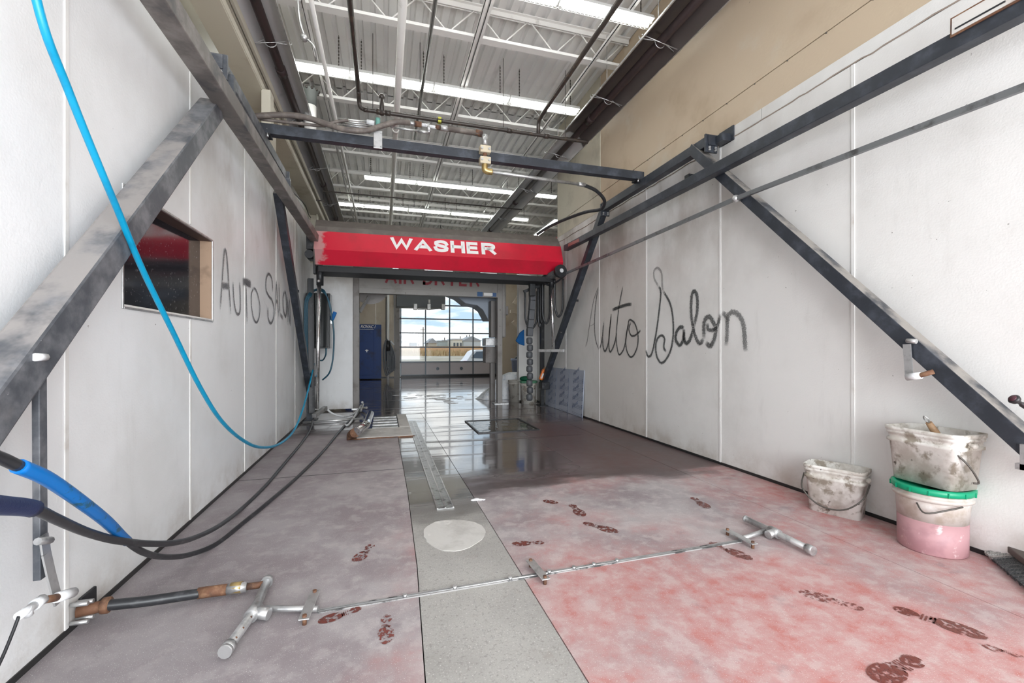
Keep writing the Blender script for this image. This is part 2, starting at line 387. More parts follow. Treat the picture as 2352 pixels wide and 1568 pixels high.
# clear door pane
m, nt, b, o, p = newmat('clear_door_glass'); GLASSC = m
tr = nd(nt, 'ShaderNodeBsdfTransparent', Color=(.93, .95, .96)); gl = nd(nt, 'ShaderNodeBsdfGlossy', Color=(.9, .9, .9), Roughness=.03)
mx = nd(nt, 'ShaderNodeMixShader', i0=.06, i1=tr.outputs[0], i2=gl.outputs[0]); nt.links.new(mx.outputs[0], o.inputs[0])

# spray paint: alpha from ribbon UV and speckle
def spray(name, col, soft):
    m, nt, b, o, p = newmat(name); b.inputs['Base Color'].default_value = (*col, 1); b.inputs['Roughness'].default_value = .7
    uv = nt.nodes.new('ShaderNodeUVMap'); s2 = nt.nodes.new('ShaderNodeSeparateXYZ'); nt.links.new(uv.outputs[0], s2.inputs[0])
    e = mth(nt, 'ABSOLUTE', mth(nt, 'SUBTRACT', s2.outputs[1], .5))          # 0 centre .. .5 edge
    a = smooth(nt, e, .5, .12)
    n1 = noise(nt, p, 140, 2, .5)
    a = mth(nt, 'ADD', mth(nt, 'MULTIPLY', a, 1.25), mth(nt, 'MULTIPLY', mth(nt, 'SUBTRACT', n1, .5), 2.2 + soft))
    a = mth(nt, 'MULTIPLY', smooth(nt, a, .35, 1.15), s2.outputs[0])
    a = mth(nt, 'MULTIPLY', a, .9, True)
    nt.links.new(a, b.inputs['Alpha']); return m
SPRAY_B = spray('black_spray_paint', (.055, .06, .06), 1.2)
SPRAY_G = spray('grey_spray_paint', (.13, .13, .14), .8)

# wet marks on the floor
def wetmark(name, col, sc, lo, hi):
    m, nt, b, o, p = newmat(name); b.inputs['Base Color'].default_value = (*col, 1); b.inputs['Roughness'].default_value = .35
    nt.links.new(smooth(nt, noise(nt, p, sc, 4, .6), lo, hi), b.inputs['Alpha']); return m
WETMARK = wetmark('wet_red_brown_mark', (.165, .040, .030), 42, .40, .53)
WETMARK_T = wetmark('broken_tread_mark', (.20, .05, .04), 55, .47, .56)

# floor: worn red coating, soaked and glossy towards the wash bay
def floor_mat(name, concrete=False):
    m, nt, b, o, p = newmat(name)
    sx = nt.nodes.new('ShaderNodeSeparateXYZ'); nt.links.new(p, sx.inputs[0]); X, Y = sx.outputs[0], sx.outputs[1]
    big = noise(nt, p, .55, 6, .6); mid = noise(nt, p, 1.7, 6, .62); fine = noise(nt, p, 9, 5, .65); grit = noise(nt, p, 130, 2, .6)
    if concrete:
        c = mixc(nt, smooth(nt, mid, .35, .7), (.43, .415, .39), (.34, .325, .305))
        c = mixc(nt, mth(nt, 'MULTIPLY', smooth(nt, noise(nt, p, 48, 3, .7), .55, .66), .5), c, (.22, .205, .19))
        c = mixc(nt, mth(nt, 'MULTIPLY', smooth(nt, noise(nt, p, 4.5, 5, .65), .56, .72), .4), c, (.27, .23, .20))
        c = mixc(nt, mth(nt, 'MULTIPLY', smooth(nt, grit, .55, .72), .7), c, (.26, .25, .24))
        c = mixc(nt, mth(nt, 'MULTIPLY', smooth(nt, grit, .38, .28), .6), c, (.78, .76, .73))
    else:
        c = mixc(nt, smooth(nt, mid, .36, .66), (.29, .245, .255), (.44, .405, .405))
        redm = mth(nt, 'ADD', mth(nt, 'MULTIPLY', smooth(nt, X, -1.3, 2.0), .42), mth(nt, 'MULTIPLY', smooth(nt, Y, 3.6, .9), .20))
        redm = smooth(nt, mth(nt, 'ADD', redm, mth(nt, 'MULTIPLY', mth(nt, 'SUBTRACT', big, .5), 1.7)), .22, .64)
        c = mixc(nt, mth(nt, 'MULTIPLY', redm, .85), c, (.53, .275, .26))
        c = mixc(nt, mth(nt, 'MULTIPLY', mth(nt, 'MULTIPLY', redm, smooth(nt, fine, .50, .68)), .65), c, (.46, .13, .11))
        c = mixc(nt, mth(nt, 'MULTIPLY', smooth(nt, fine, .52, .36), .35), c, (.60, .55, .54))
        c = mixc(nt, mth(nt, 'MULTIPLY', smooth(nt, noise(nt, p, 4, 6, .7), .60, .72), .35), c, (.20, .17, .18))
        c = mixc(nt, mth(nt, 'MULTIPLY', smooth(nt, grit, .62, .76), .35), c, (.16, .12, .12))
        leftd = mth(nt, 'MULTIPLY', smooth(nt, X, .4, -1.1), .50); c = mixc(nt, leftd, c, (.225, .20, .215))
        c = mixc(nt, mth(nt, 'MULTIPLY', smooth(nt, noise(nt, p, 230, 1, .5), .66, .72), .7), c, (.72, .70, .68))
    # wetness field
    step = smooth(nt, X, .15, .75)
    bnd = mth(nt, 'SUBTRACT', 6.35, mth(nt, 'MULTIPLY', step, 2.85)) if not concrete else mth(nt, 'ADD', 3.05, 0.0)
    wv = mth(nt, 'ADD', mth(nt, 'SUBTRACT', Y, bnd), mth(nt, 'MULTIPLY', mth(nt, 'SUBTRACT', noise(nt, p, 1.4, 5, .6, (.6, 1.6, 1)), .5), 1.5))
    wet = smooth(nt, wv, -.12, .22)
    pool = mth(nt, 'MULTIPLY', smooth(nt, wv, .25, .7), smooth(nt, noise(nt, p, 1.15, 5, .62, (.28, 4.2, 1)), .34, .46))
    side = mth(nt, 'SUBTRACT', 1.0, mth(nt, 'MULTIPLY', smooth(nt, X, 1.35, 2.3), smooth(nt, Y, 7.5, 6.0)))
    pool = mth(nt, 'MULTIPLY', pool, side)
    far = smooth(nt, Y, 9.3, 10.6)
    dark = mixc(nt, .84, c, (.045, .028, .028)) if not concrete else mixc(nt, .6, c, (.075, .07, .065))
    c = mixc(nt, wet, c, dark)
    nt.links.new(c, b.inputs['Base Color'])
    rg = nd(nt, 'ShaderNodeMix', i0=wet, i2=.62, i3=.36 if not concrete else .42)
    rg2 = nd(nt, 'ShaderNodeMix', i0=pool, i2=rg.outputs[0], i3=.13 if not concrete else .24)
    nt.links.new(rg2.outputs[0], b.inputs['Roughness'])
    b.inputs['Specular IOR Level'].default_value = .4
    nt.links.new(mth(nt, 'MULTIPLY', pool, 1.0), b.inputs['Coat Weight']); b.inputs['Coat IOR'].default_value = 3.8; 
    nt.links.new(nd(nt, 'ShaderNodeMix', i0=pool, i2=.4, i3=.07).outputs[0], b.inputs['Coat Roughness'])
    hb = mth(nt, 'ADD', mth(nt, 'MULTIPLY', grit, .6), mth(nt, 'MULTIPLY', fine, .5))
    bn = nd(nt, 'ShaderNodeBump', Distance=.004, Height=hb); nt.links.new(nd(nt, 'ShaderNodeMix', i0=pool, i2=.30, i3=.06).outputs[0], bn.inputs['Strength'])
    nt.links.new(bn.outputs[0], b.inputs['Normal'])
    bc = nd(nt, 'ShaderNodeBump', Distance=.01, Strength=.10, Height=noise(nt, p, 2.2, 3, .5, (.5, 2.2, 1))); nt.links.new(bc.outputs[0], b.inputs['Coat Normal'])
    return m
FLOOR = floor_mat('worn_red_floor_coating'); FSTRIP = floor_mat('bare_concrete_strip', True)

# ================================================================== SETTING
XL, XR, ZW, ZD = -1.062, 2.789, 2.845, 4.66
YF, YB = 7.85, 15.7
fl = struct('floor')
def slab(name, pts, mat, z1=0.0, z0=-.1, parent=fl):
    return MB().prism(pts, lambda p, a: (p[0], p[1], a), z0, z1).build(name, mat, parent)
gl_ = [aZ(979, 1568), aZ(959, 1299), aZ(937, 1130), aZ(916, 1013)]
sl = [(-.075, -2.7), (gl_[0].x, gl_[0].y), (gl_[1].x, gl_[1].y), (gl_[2].x, gl_[2].y), (gl_[3].x, gl_[3].y), (gl_[3].x + .03, 7.0)]
r0, r1 = aZ(1351, 1568), aZ(1106, 1171)
sr = [(.60, -2.7), (r0.x, r0.y), (r1.x, r1.y), (r1.x - .03, 7.0)]
j = .004
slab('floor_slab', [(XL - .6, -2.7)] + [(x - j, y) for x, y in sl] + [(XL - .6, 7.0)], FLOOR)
slab('floor_slab', [(x + j, y) for x, y in sr[:1]] + [(2.2, -2.7), (2.40, 7.0)] + [(x + j, y) for x, y in reversed(sr[1:])], FLOOR)
slab('floor_slab', [(2.2 + j, -2.7), (XR + .3, -2.7), (XR + .3, 7.0), (2.40 + j, 7.0)], FLOOR)
slab('concrete_strip', sl + list(reversed(sr)), FSTRIP, -.0005)
slab('floor_slab', [(-3, 7.005), (7, 7.005), (7, YB + .4), (-3, YB + .4)], FLOOR)
slab('subfloor', [(-3, -2.7), (7, -2.7), (7, YB + .4), (-3, YB + .4)], DARKGAP, -.05, -.16)
jy = aZ(740, 1090).y
MB().box(XL, sl[3][0], jy, jy + .006, 0, .0012).build('joint_line', DARKGAP, fl)
MB().box(sr[2][0], 2.2, jy + .9, jy + .905, 0, .0012).build('joint_line', DARKGAP, fl)
# round concrete patch
c0 = aZ(1043, 1225); pts = []
for k in range(40):
    a = 2 * math.pi * k / 40; rr = .165 * (1 + .05 * math.sin(3 * a + 1) + random.uniform(-.02, .02)); pts.append((c0.x + rr * math.cos(a), c0.y + rr * 1.22 * math.sin(a)))
slab('concrete_patch', pts, CONC, .002, -.02)

# left wall with panels and the hole for the window
WY0, WY1, WZ0, WZ1 = 2.253, 3.26, 1.18, 1.69
wl = struct('wall_left')
MB().box(XL - .16, XL - .12, -2.7, 7.2, 0, ZW).build('wall_backing', BEIGE, wl)
seams = [-2.7, -1.17, -.14, .885, 1.904, 2.928, 3.955, 5.02, 6.03, 7.2]
for a, b_ in zip(seams, seams[1:]):
    a += .004; b_ -= .004; mb = MB(); x0, x1 = XL - .12, XL
    lo, hi = max(a, WY0), min(b_, WY1)
    if lo < hi:
        mb.box(x0, x1, a, b_, 0.02, WZ0); mb.box(x0, x1, a, b_, WZ1, ZW)
        if a < WY0: mb.box(x0, x1, a, WY0, WZ0, WZ1)
        if b_ > WY1: mb.box(x0, x1, WY1, b_, WZ0, WZ1)
    else: mb.box(x0, x1, a, b_, .02, ZW)
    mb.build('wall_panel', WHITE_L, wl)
for y in seams[1:-1]:
    for z0, z1 in (((.02, WZ0 - .02), (WZ1 + .02, ZW)) if WY0 < y < WY1 else ((.02, ZW),)):
        MB().box(XL - .01, XL + .0035, y - .009, y + .009, z0, z1).build('joint_strip', STRIP, wl)
MB().box(XL - .1, XL + .004, -2.7, 7.2, 0, .022).build('base_gap', DARKGAP, wl)

wi = struct('window_1'); gx = XL - .085
tilt = .022
MB().add([(gx - tilt, WY0, WZ0), (gx + tilt, WY1, WZ0), (gx + tilt, WY1, WZ1), (gx - tilt, WY0, WZ1)], [(0, 1, 2, 3)]).build('window_pane', GLASSD, wi)
MB().box(gx - .03, XL - .002, WY1 - .012, WY1, WZ0, WZ1).build('window_reveal', TAN, wi)
MB().box(gx - .03, XL - .002, WY0, WY0 + .012, WZ0, WZ1).build('window_reveal', TAN, wi)
MB().box(gx - .03, XL - .002, WY0, WY1, WZ1 - .004, WZ1).build('window_head', M('dark_window_head', (.09, .05, .045), .6), wi)
MB().box(gx - .03, XL + .004, WY0, WY1, WZ0 - .006, WZ0 + .008).build('window_sill', STRIP, wi)
fr = MB(); f_ = .011
fr.box(XL - .002, XL + .005, WY0 - f_, WY0, WZ0 - f_, WZ1 + f_); fr.box(XL - .002, XL + .005, WY1, WY1 + f_, WZ0 - f_, WZ1 + f_)
fr.box(XL - .002, XL + .005, WY0, WY1, WZ0 - f_, WZ0); fr.box(XL - .002, XL + .005, WY0, WY1, WZ1, WZ1 + f_)
fr.build('window_frame', GALV, wi, .002)

# upper left wall, girder, columns
wlu = struct('wall_left_upper')
MB().box(-1.62, -1.50, -2.7, YB, 0, ZD).build('wall_face', CREAM, wlu)
MB().box(-1.5, XL - .16, -2.7, 7.2, ZW - .10, ZW - .06).build('wall_top_ledge', CREAM, wlu)
g = thing('roof_girder', 'cream boxed steel girder running along the top of the left wall', 'girder', (-1.2, 6, 3.5))
MB().box(-1.29, -1.27, -2.5, YB, 3.50, 3.80).build('web', CREAM, g)
MB().box(-1.33, -1.20, -2.5, YB, 3.80, 3.815).build('flange', CREAM, g)
MB().box(-1.33, -1.12, -2.5, YB, 3.485, 3.50).build('flange', CREAM, g)
MB().box(-1.14, -1.115, -2.5, YB, 3.50, 3.56).build('lip', CREAM, g)
MB().box(-1.13, -1.05, 4.73, 4.87, 2.87, 3.50).build('support_post', CREAM, g, .004)
for i, y in enumerate((5.45, 8.9, 13.2)):
    mb = MB().box(-1.32, -1.305, y - .10, y + .10, 0, 3.485).box(-1.19, -1.175, y - .10, y + .10, 0, 3.485).box(-1.305, -1.19, y - .008, y + .008, 0, 3.485)
    mb.solo('steel_column', CREAM, ['cream steel column standing behind the near end of the cross beam', 'cream steel column behind the left partition wall', 'cream steel column beside the blue cabinet in the far room'][i], 'column', 'columns under the left girder')
mb = MB()
for k, (xx, zz) in enumerate(((-1.21, 3.70), (-1.17, 3.70), (-1.135, 3.70))): mb.box(xx - .012, xx + .012, -2.5, YB, zz, zz + .07)
mb.solo('cable_tray', CREAM, 'stepped cream metal channels beside the left heater', 'channel')

# right wall
wr = struct('wall_right')
MB().box(XR + .12, XR + .16, -2.7, 7.85, 0, ZW).build('wall_backing', BEIGE, wr)
seamr = [-2.7, -1.3, -.2, .90, 2.013, 3.13, 4.239, 5.34, 6.47, 7.85]
for a, b_ in zip(seamr, seamr[1:]):
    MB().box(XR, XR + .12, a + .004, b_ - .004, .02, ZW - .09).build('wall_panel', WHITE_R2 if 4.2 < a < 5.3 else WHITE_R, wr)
for a, b_ in zip([-2.7, -.4, 1.4, 2.7, 3.6, 4.8, 6.2], [-.4, 1.4, 2.7, 3.6, 4.8, 6.2, 7.85]):
    MB().box(XR, XR + .12, a + .003, b_ - .003, ZW - .084, ZW).build('cap_block', WHITE_R, wr)
pts = [(XR - .002, -2.6 + k * .06, ZW - .087 + random.uniform(-.006, .006)) for k in range(168)]
MB().tube(pts, .0045, 5).build('mortar_line', M('brown_mortar', (.34, .28, .23), .8), wr)
for y in seamr[1:-1]:
    MB().box(XR - .0045, XR + .01, y - .010, y + .010, .02, ZW - .09).build('joint_strip', STRIP, wr)
MB().box(XR - .004, XR + .1, -2.7, 7.85, 0, .022).build('base_gap', DARKGAP, wr)
wru = struct('wall_right_upper')
YU = 6.82
for z0, z1 in ((ZW, ZW + .235), (ZW + .24, ZW + 1.13), (ZW + 1.135, ZD)):
    ys = [-2.7, 5.32]
    for a, b_ in zip(ys, ys[1:]): MB().box(XR + .008, XR + .14, a, b_ - .003, z0, z1 - .003).build('wall_board', BEIGE, wru)
    MB().box(XR - .002, XR + .14, 5.32, YU, z0, z1 - .003).build('wall_board', BEIGE_PALE, wru)
mb = MB()
for k in range(22):
    for z in (ZW + .23, ZW + 1.12): mb.ball((XR + .006, -1 + k * .29, z), .006, 6)
mb.build('screw', DARKWIRE, wru)

# partitions at the end of the bay
def face_panels(name, x0, x1, y, z1, mat):
    w_ = struct(name); n = max(1, round((x1 - x0) / 1.0)); d_ = (x1 - x0) / n
    for k in range(n): MB().box(x0 + k * d_ + .003, x0 + (k + 1) * d_ - .003, y, y + .12, .03, z1).build('wall_panel', mat, w_)
    return w_
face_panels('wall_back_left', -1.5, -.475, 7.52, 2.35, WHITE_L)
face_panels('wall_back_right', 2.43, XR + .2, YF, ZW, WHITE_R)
wfr = struct('wall_far_right')
XFR = 4.95
for k in range(8): MB().box(XFR, XFR + .1, 8.0 + k * .975, 8.97 + k * .975, 0, 2.8).build('wall_panel', CREAM_FAR, wfr)
mb = MB()
mb.box(XFR - .14, XFR - .01, 15.0, 15.3, 0, 2.8); mb.box(XFR - .16, XFR - .14, 14.9, 15.4, 1.2, 1.6); mb.box(XFR - .16, XFR - .14, 14.9, 15.4, .5, .9)
mb.solo('wall_bracket_column', CREAM_FAR, 'cream steel column against the right wall of the far room', 'column')
for i, (a, b_) in enumerate((((1180, 698), (1208, 655)), ((1172, 715), (1206, 718)), ((1178, 738), (1208, 772)))):
    MB().beam(aY(*a, 14.7), aY(*b_, 14.7), .11, .11).solo('steel_brace', CREAM_FAR, ['cream brace rising to the right on the far right wall', 'level cream brace on the far right wall', 'cream brace falling to the right on the far right wall'][i], 'brace', bevel=.004)
# far end wall with glazed door
wf = struct('wall_far')
DX0, DX1 = .573, 3.973
zrows = [.06, .525, 1.046, 1.543, 2.043, 2.53, 3.03, 3.53]
for a, b_ in ((-1.5, -.9), (-.9, -.25), (-.25, .35)): MB().box(a, b_ - .004, YB, YB + .14, 0, 3.6).build('wall_panel', CREAM_FAR, wf)
MB().box(.35, DX0 - .03, YB - .05, YB + .14, 0, 3.6).build('door_jamb', DRYER2, wf)
MB().box(DX1 + .03, 7, YB - .001, YB + .14, 0, ZD).build('wall_panel', CREAM_FAR, wf)
MB().box(-1.5, 7, YB, YB + .14, 3.6, ZD).build('wall_panel', CREAM_FAR, wf)
MB().box(-1.5, 7, YB - .01, YB + .02, 0, .03).build('base_gap', DARKGAP, wf)
do = struct('door_1')
pw = (DX1 - DX0) / 4
for r_ in range(7):
    for c_ in range(4):
        x0, x1 = DX0 + c_ * pw + .02, DX0 + (c_ + 1) * pw - .02; z0, z1 = zrows[r_] + .018, zrows[r_ + 1] - .018
        if r_ == 0: MB().box(x0, x1, YB + .03, YB + .05, z0, z1).build('solid_panel', DOORP, do)
        else: MB().add([(x0, YB + .04, z0), (x1, YB + .04, z0), (x1, YB + .04, z1), (x0, YB + .04, z1)], [(0, 1, 2, 3)]).build('glass_pane', GLASSC, do)
for z in zrows: MB().box(DX0 - .02, DX1 + .02, YB + .01, YB + .07, z - .020, z + .020).build('door_rail', DOORF, do)
for c_ in range(5): MB().box(DX0 + c_ * pw - .02, DX0 + c_ * pw + .02, YB + .005, YB + .07, .06, 3.53).build('door_stile', DOORF, do)
for c_ in (1, 2): MB().cyl((DX0 + (c_ + .5) * pw, YB + .02, .28), (DX0 + (c_ + .5) * pw, YB + .045, .28), .055, 20).build('round_vent', DOORF, do)
MB().box(DX0, DX1, YB - .03, YB + .05, .025, .06).build('bottom_seal', BLACK, do)
for z in zrows[1:6]: MB().box(DX0 - .08, DX0 + .01, YB - .03, YB, z - .03, z + .03).build('hinge', BLACK, do)

# wall and opening behind the camera
wb = struct('wall_front')
for a, b_, c_, d_ in ((-1.5, -.9, 0, 3.2), (2.65, 3, 0, 3.2), (-1.5, 3, 3.2, ZD)): MB().box(a, b_, -2.72, -2.6, c_, d_).build('wall_panel', WHITE_L, wb)
MB().box(6.9, 7.0, 7.6, YB, 0, ZD).build('wall_panel', CREAM_FAR, wb)
MB().box(XR + .165, 7, 6.85, 6.95, 0, ZD).build('wall_panel', CREAM_FAR, wb)

# ceiling: fluted roof deck
ce = struct('ceiling')
def deck(x0, x1, y0, y1):
    mb = MB(); x = x0; P = []
    while x < x1:
        P += [(x, ZD), (x + .075, ZD), (x + .090, ZD + .035), (x + .125, ZD + .035)]; x += .140
    V = [(a, y, z) for y in (y0, y1) for a, z in P]; n = len(P)
    mb.add(V, [(i, i + 1, n + i + 1, n + i) for i in range(n - 1)])
    return mb
for k in range(6):
    y0 = -2.7 + k * 3.1; deck(-1.62, 7.0, y0, y0 + 3.12).build('roof_deck_sheet', DECK, ce)
MB().box(-1.7, 7.1, -2.8, YB + .2, ZD + .045, ZD + .1).build('roof_board', DECK, ce)

# joists
JY = [1.30, 2.96, 4.617, 6.257, 7.93, 9.6, 11.25, 12.9, 14.5]
jn = ['nearest', 'second', 'third', 'fourth', 'fifth', 'sixth', 'seventh', 'eighth', 'ninth']
for i, y in enumerate(JY):
    x1 = XR + .0 if y < YU else 6.9
    t = thing('steel_joist', f'white open web steel joist under the roof deck, {jn[i]} from the camera', 'joist', (.8, y, 4.3), 'roof joists')
    mb = MB().box(-1.5, x1, y - .05, y + .05, ZD - .012, ZD - .002).box(-1.5, x1, y - .018, y - .010, ZD - .06, ZD - .01).box(-1.5, x1, y + .010, y + .018, ZD - .06, ZD - .01)
    mb.build('top_chord', JOIST, t)
    MB().box(-1.5, x1, y - .045, y + .045, 4.30, 4.310).box(-1.5, x1, y - .018, y - .010, 4.31, 4.35).box(-1.5, x1, y + .010, y + .018, 4.31, 4.35).build('bottom_chord', JOIST, t)
    mb = MB(); x = -1.45; k = 0
    while x + .3 < x1:
        mb.cyl((x, y, 4.32 if k % 2 else ZD - .03), (x + .3, y, ZD - .03 if k % 2 else 4.32), .008, 6); x += .3; k += 1
    mb.build('web_rod', JOIST, t, kind='stuff')
# bridging angles between the joists
for i, (x, z) in enumerate(((.92, 4.28), (.97, 4.28), (2.30, 4.29), (-.75, 4.29))):
    MB().box(x, x + .035, .5, 15, z, z + .008).box(x, x + .006, .5, 15, z, z + .04).solo('bridging_angle', JOIST, ['left one of a pair of white bridging angles crossing the joists', 'right one of a pair of white bridging angles crossing the joists', 'white bridging angle crossing the joists near the right heater', 'white bridging angle crossing the joists near the left heater'][i], 'bridging', 'bridging angles')

# ================================================================== LIGHTS
def chain(mb, p, z1):
    z = p[2]; k = 0
    while z < z1:
        if k % 2: mb.box(p[0] - .007, p[0] + .007, p[1] - .002, p[1] + .002, z, z + .024)
        else: mb.box(p[0] - .002, p[0] + .002, p[1] - .007, p[1] + .007, z, z + .024)
        z += .020; k += 1
ZL = 4.25
def make_light(x, y, label, group):
    t = thing('ceiling_light', label, 'light', (x + .49, y, ZL), group)
    x0, x1 = x + .006, x + .974
    MB().prism([(-.062, 0), (.062, 0), (.040, .045), (-.040, .045)], lambda p, a: (a, y + p[0], ZL + p[1]), x0, x1).build('housing', FIXT, t)
    for s_ in (-1, 1): MB().cyl((x0 + .02, y + s_ * .028, ZL - .020), (x1 - .02, y + s_ * .028, ZL - .020), .014, 8).build('tube', TUBE_ON, t)
    mb = MB(); xx = x0
    while xx < x1:
        mb.tube([(xx, y - .062, ZL), (xx, y - .058, ZL - .036), (xx, y - .03, ZL - .046), (xx, y + .03, ZL - .046), (xx, y + .058, ZL - .036), (xx, y + .062, ZL)], .0022, 4, caps=False); xx += .044
    for yy, zz in ((-.058, -.036), (-.03, -.046), (.03, -.046), (.058, -.036), (0, -.046)): mb.cyl((x0, y + yy, ZL + zz), (x1, y + yy, ZL + zz), .0022, 4)
    mb.build('wire_guard', WIRE, t)
    for cx in (x0 + .12, x1 - .12):
        mb = MB(); chain(mb, (cx, y, ZL + .045), ZD); mb.build('hanging_chain', DARKWIRE, t)
    return t
rows = [(3.81, [-1.36, -.38, .60, 1.59]), (5.52, [-1.36, -.38, .60, 1.59]), (8.75, [-.36, .62, 1.60, 2.58]), (10.5, [-1.40, -.42, .56, 1.55, 2.53]), (13.6, [.0, 1.1, 2.2, 3.4])]  # last row is unseen behind the hood, added to brighten the far room
rn = ['row nearest the camera', 'second row', 'third row', 'row just above the washer hood', 'unseen row added to light far room']
first = None
for ri, (y, xs) in enumerate(rows):
    for k, x in enumerate(xs):
        lab = f'lit caged fluorescent light, {jn[k] if k else "first"} from left, {rn[ri]}'
        if k == 0: lab = f'lit caged fluorescent light, left end of {rn[ri]}'
        if k == len(xs) - 1: lab = f'lit caged fluorescent light, right end of {rn[ri]}'
        if first is None: first = make_light(x, y, lab, 'caged fluorescent ceiling lights'); fx, fy = x, y
        else: dup(first, (x - fx, y - fy, 0), lab)
t = thing('ceiling_light', 'lit fluorescent light running lengthways in the opening beyond the right wall', 'light', (4.2, 11.1, ZL), 'caged fluorescent ceiling lights')
MB().box(4.13, 4.27, 10.3, 12.0, ZL, ZL + .045).build('housing', FIXT, t)
for s_ in (-1, 1): MB().cyl((4.2 + s_ * .03, 10.33, ZL - .02), (4.2 + s_ * .03, 11.97, ZL - .02), .015, 8).build('tube', TUBE_ON, t)

# ================================================================== HEATERS
def heater(name_lab, xc, zc, hw, roll, tube_off, lab_tube):
    t = thing('radiant_heater', name_lab, 'heater', (xc, 6.5, zc), 'radiant tube heaters under the roof')
    rot = lambda p: (xc + p[0] * math.cos(roll) - p[1] * math.sin(roll), zc + p[0] * math.sin(roll) + p[1] * math.cos(roll))
    prof = [(-hw, -.03), (-hw * .93, .0), (-hw * .62, .085), (-hw * .25, .125), (hw * .25, .125), (hw * .62, .085), (hw * .93, .0), (hw, -.03)]
    inner = [(a * .965, b - .010) for a, b in prof]
    mb = MB(); n = len(prof); y = -2.4; segs = []
    while y < 13.5: segs.append((y, min(y + 2.03, 13.5))); y += 2.0
    for a, b_ in segs:
        mb = MB(); V = [(rot(p)[0], yy, rot(p)[1]) for yy in (a, b_) for p in prof]
        mb.add(V, [(i, i + 1, n + i + 1, n + i) for i in range(n - 1)], True); mb.build('reflector_shell', REFL_D, t)
        mb = MB(); V = [(rot(p)[0], yy, rot(p)[1]) for yy in (a, b_ - .01) for p in inner]
        mb.add(V, [(i, i + 1, n + i + 1, n + i) for i in range(n - 1)], True); mb.build('reflector_lining', REFL_B if xc > 0 and a < 5.5 else REFL, t)
    c = rot(tube_off)
    for s_ in (-1, 1): e0 = rot((s_ * hw, -.035)); MB().box(e0[0] - .006, e0[0] + .006, -2.4, 13.5, e0[1] - .006, e0[1] + .012).build('reflector_lip', GALV, t)
    MB().cyl((c[0], -2.4, c[1]), (c[0], 13.5, c[1]), .042, 18).build('burner_tube', HEAT, t)
    for yy in (1.9, 5.0, 8.3, 10.4):
        MB().cyl((c[0], yy, c[1]), (c[0], yy + .12, c[1]), .050, 18).build('tube_coupling', HEAT, t)
    mb = MB()
    for yy in (1.1, 2.7, 3.6, 4.6, 6.1, 7.6, 9.4, 11.2):
        a0, a1 = rot((-hw - .02, -.02)), rot((hw + .02, -.02))
        q = [(a0[0], yy, a0[1] + .02), (a0[0], yy, a0[1]), (c[0] - .055, yy, c[1] + .01)] + [(c[0] + .052 * math.cos(a), yy, c[1] + .052 * math.sin(a)) for a in [R(180 + 30 * k) for k in range(7)]] + [(a1[0], yy, a1[1]), (a1[0], yy, a1[1] + .02)]
        mb = MB().tube(q, .005, 5); mb.tube([(a0[0], yy - .05, a0[1]), (a1[0], yy - .05, a1[1])], .005, 5)
        mb.cyl((xc, yy, zc + .12), (xc, yy, ZD), .004, 5)
        mb.build('hanger_wire', GALV, t)
    return t
heater('long radiant tube heater with shiny reflector hung above the left wall', -1.035, 3.86, .175, R(14), (.02, .02), 0)
heater('long dark radiant tube heater hung beside the beige right wall', 2.50, 3.88, .19, R(-10), (.01, .02), 0)

# ================================================================== PIPES OVERHEAD
def pipe(name, pts, r, mat, label, cat='pipe', n=12, parts=()):
    t = thing(name, label, cat, pts[0])
    MB().tube(pts, r, n).build('pipe_run', mat, t)
    for p, q, rr in parts: MB().cyl(p, q, rr, n).build('fitting', mat, t)
    return t
def along(x, z, y0, y1): return [(x, y0, z), (x, y1, z)]
pipe('white_conduit_pipe', along(.155, 3.9, -2, 14), .037, JOIST, 'thick white pipe running lengthways below the ceiling lights', parts=[((.155, 2.95, 3.9), (.155, 3.0, 3.9), .043), ((.155, 6, 3.9), (.155, 6.06, 3.9), .043)])
pipe('thin_cream_pipe', along(-.62, 4.1, 1, 14), .022, JOIST, 'thin cream pipe lengthways left of the thick white pipe')
PY, PZ = 5.35, 3.76
t = pipe('gas_pipe', catmull([(-.27, 1.0, 3.90), (-.27, 4.9, 3.90), (-.27, 5.22, 3.89), (-.27, 5.33, 3.84), (-.25, PY, PZ + .02), (-.18, PY, PZ), (0, PY, PZ), (2.2, PY, PZ), (2.62, PY, PZ)], 5), .024, BLACKPIPE, 'black gas pipe that turns across the bay above the hose beam')
for x in (-.08, .02, .62, 1.5, 2.0): MB().cyl((x, PY, PZ), (x + .06, PY, PZ), .032, 12).build('coupling', BLACKPIPE, t)
MB().cyl((-.02, PY, PZ - .03), (-.02, PY, PZ + .18), .026, 12).build('riser', BLACKPIPE, t)
MB().ball((-.02, PY, PZ + .18), .036, 12).build('riser_cap', BLACKPIPE, t)
MB().box(.63, .67, PY - .03, PY + .03, PZ - .03, PZ + .03).build('tag', YELLOW, t)
for x in (-.12, .42, 1.45, 2.3): MB().cyl((x, PY, PZ), (x, PY, ZD), .004, 5).build('hanger_rod', DARKWIRE, t)
pipe('gas_pipe', along(.44, 4.08, -1, 6.6), .018, BLACKPIPE, 'thin black gas pipe lengthways right of the thick white pipe')
pipe('gas_pipe', [(1.92, -1, 3.95), (1.92, 5.2, 3.95), (1.92, 5.32, 3.93), (1.92, PY, 3.88), (1.92, PY, PZ)], .024, BLACKPIPE, 'black gas pipe lengthways on the right dropping into the cross pipe')
pipe('thin_black_pipe', [(-1.3, 8.2, 3.55), (-1.0, 8.2, 3.55), (-1.0, 8.2, 3.72), (2.6, 8.2, 3.72)], .012, BLACKPIPE, 'thin black pipe crossing beyond the hose beam')
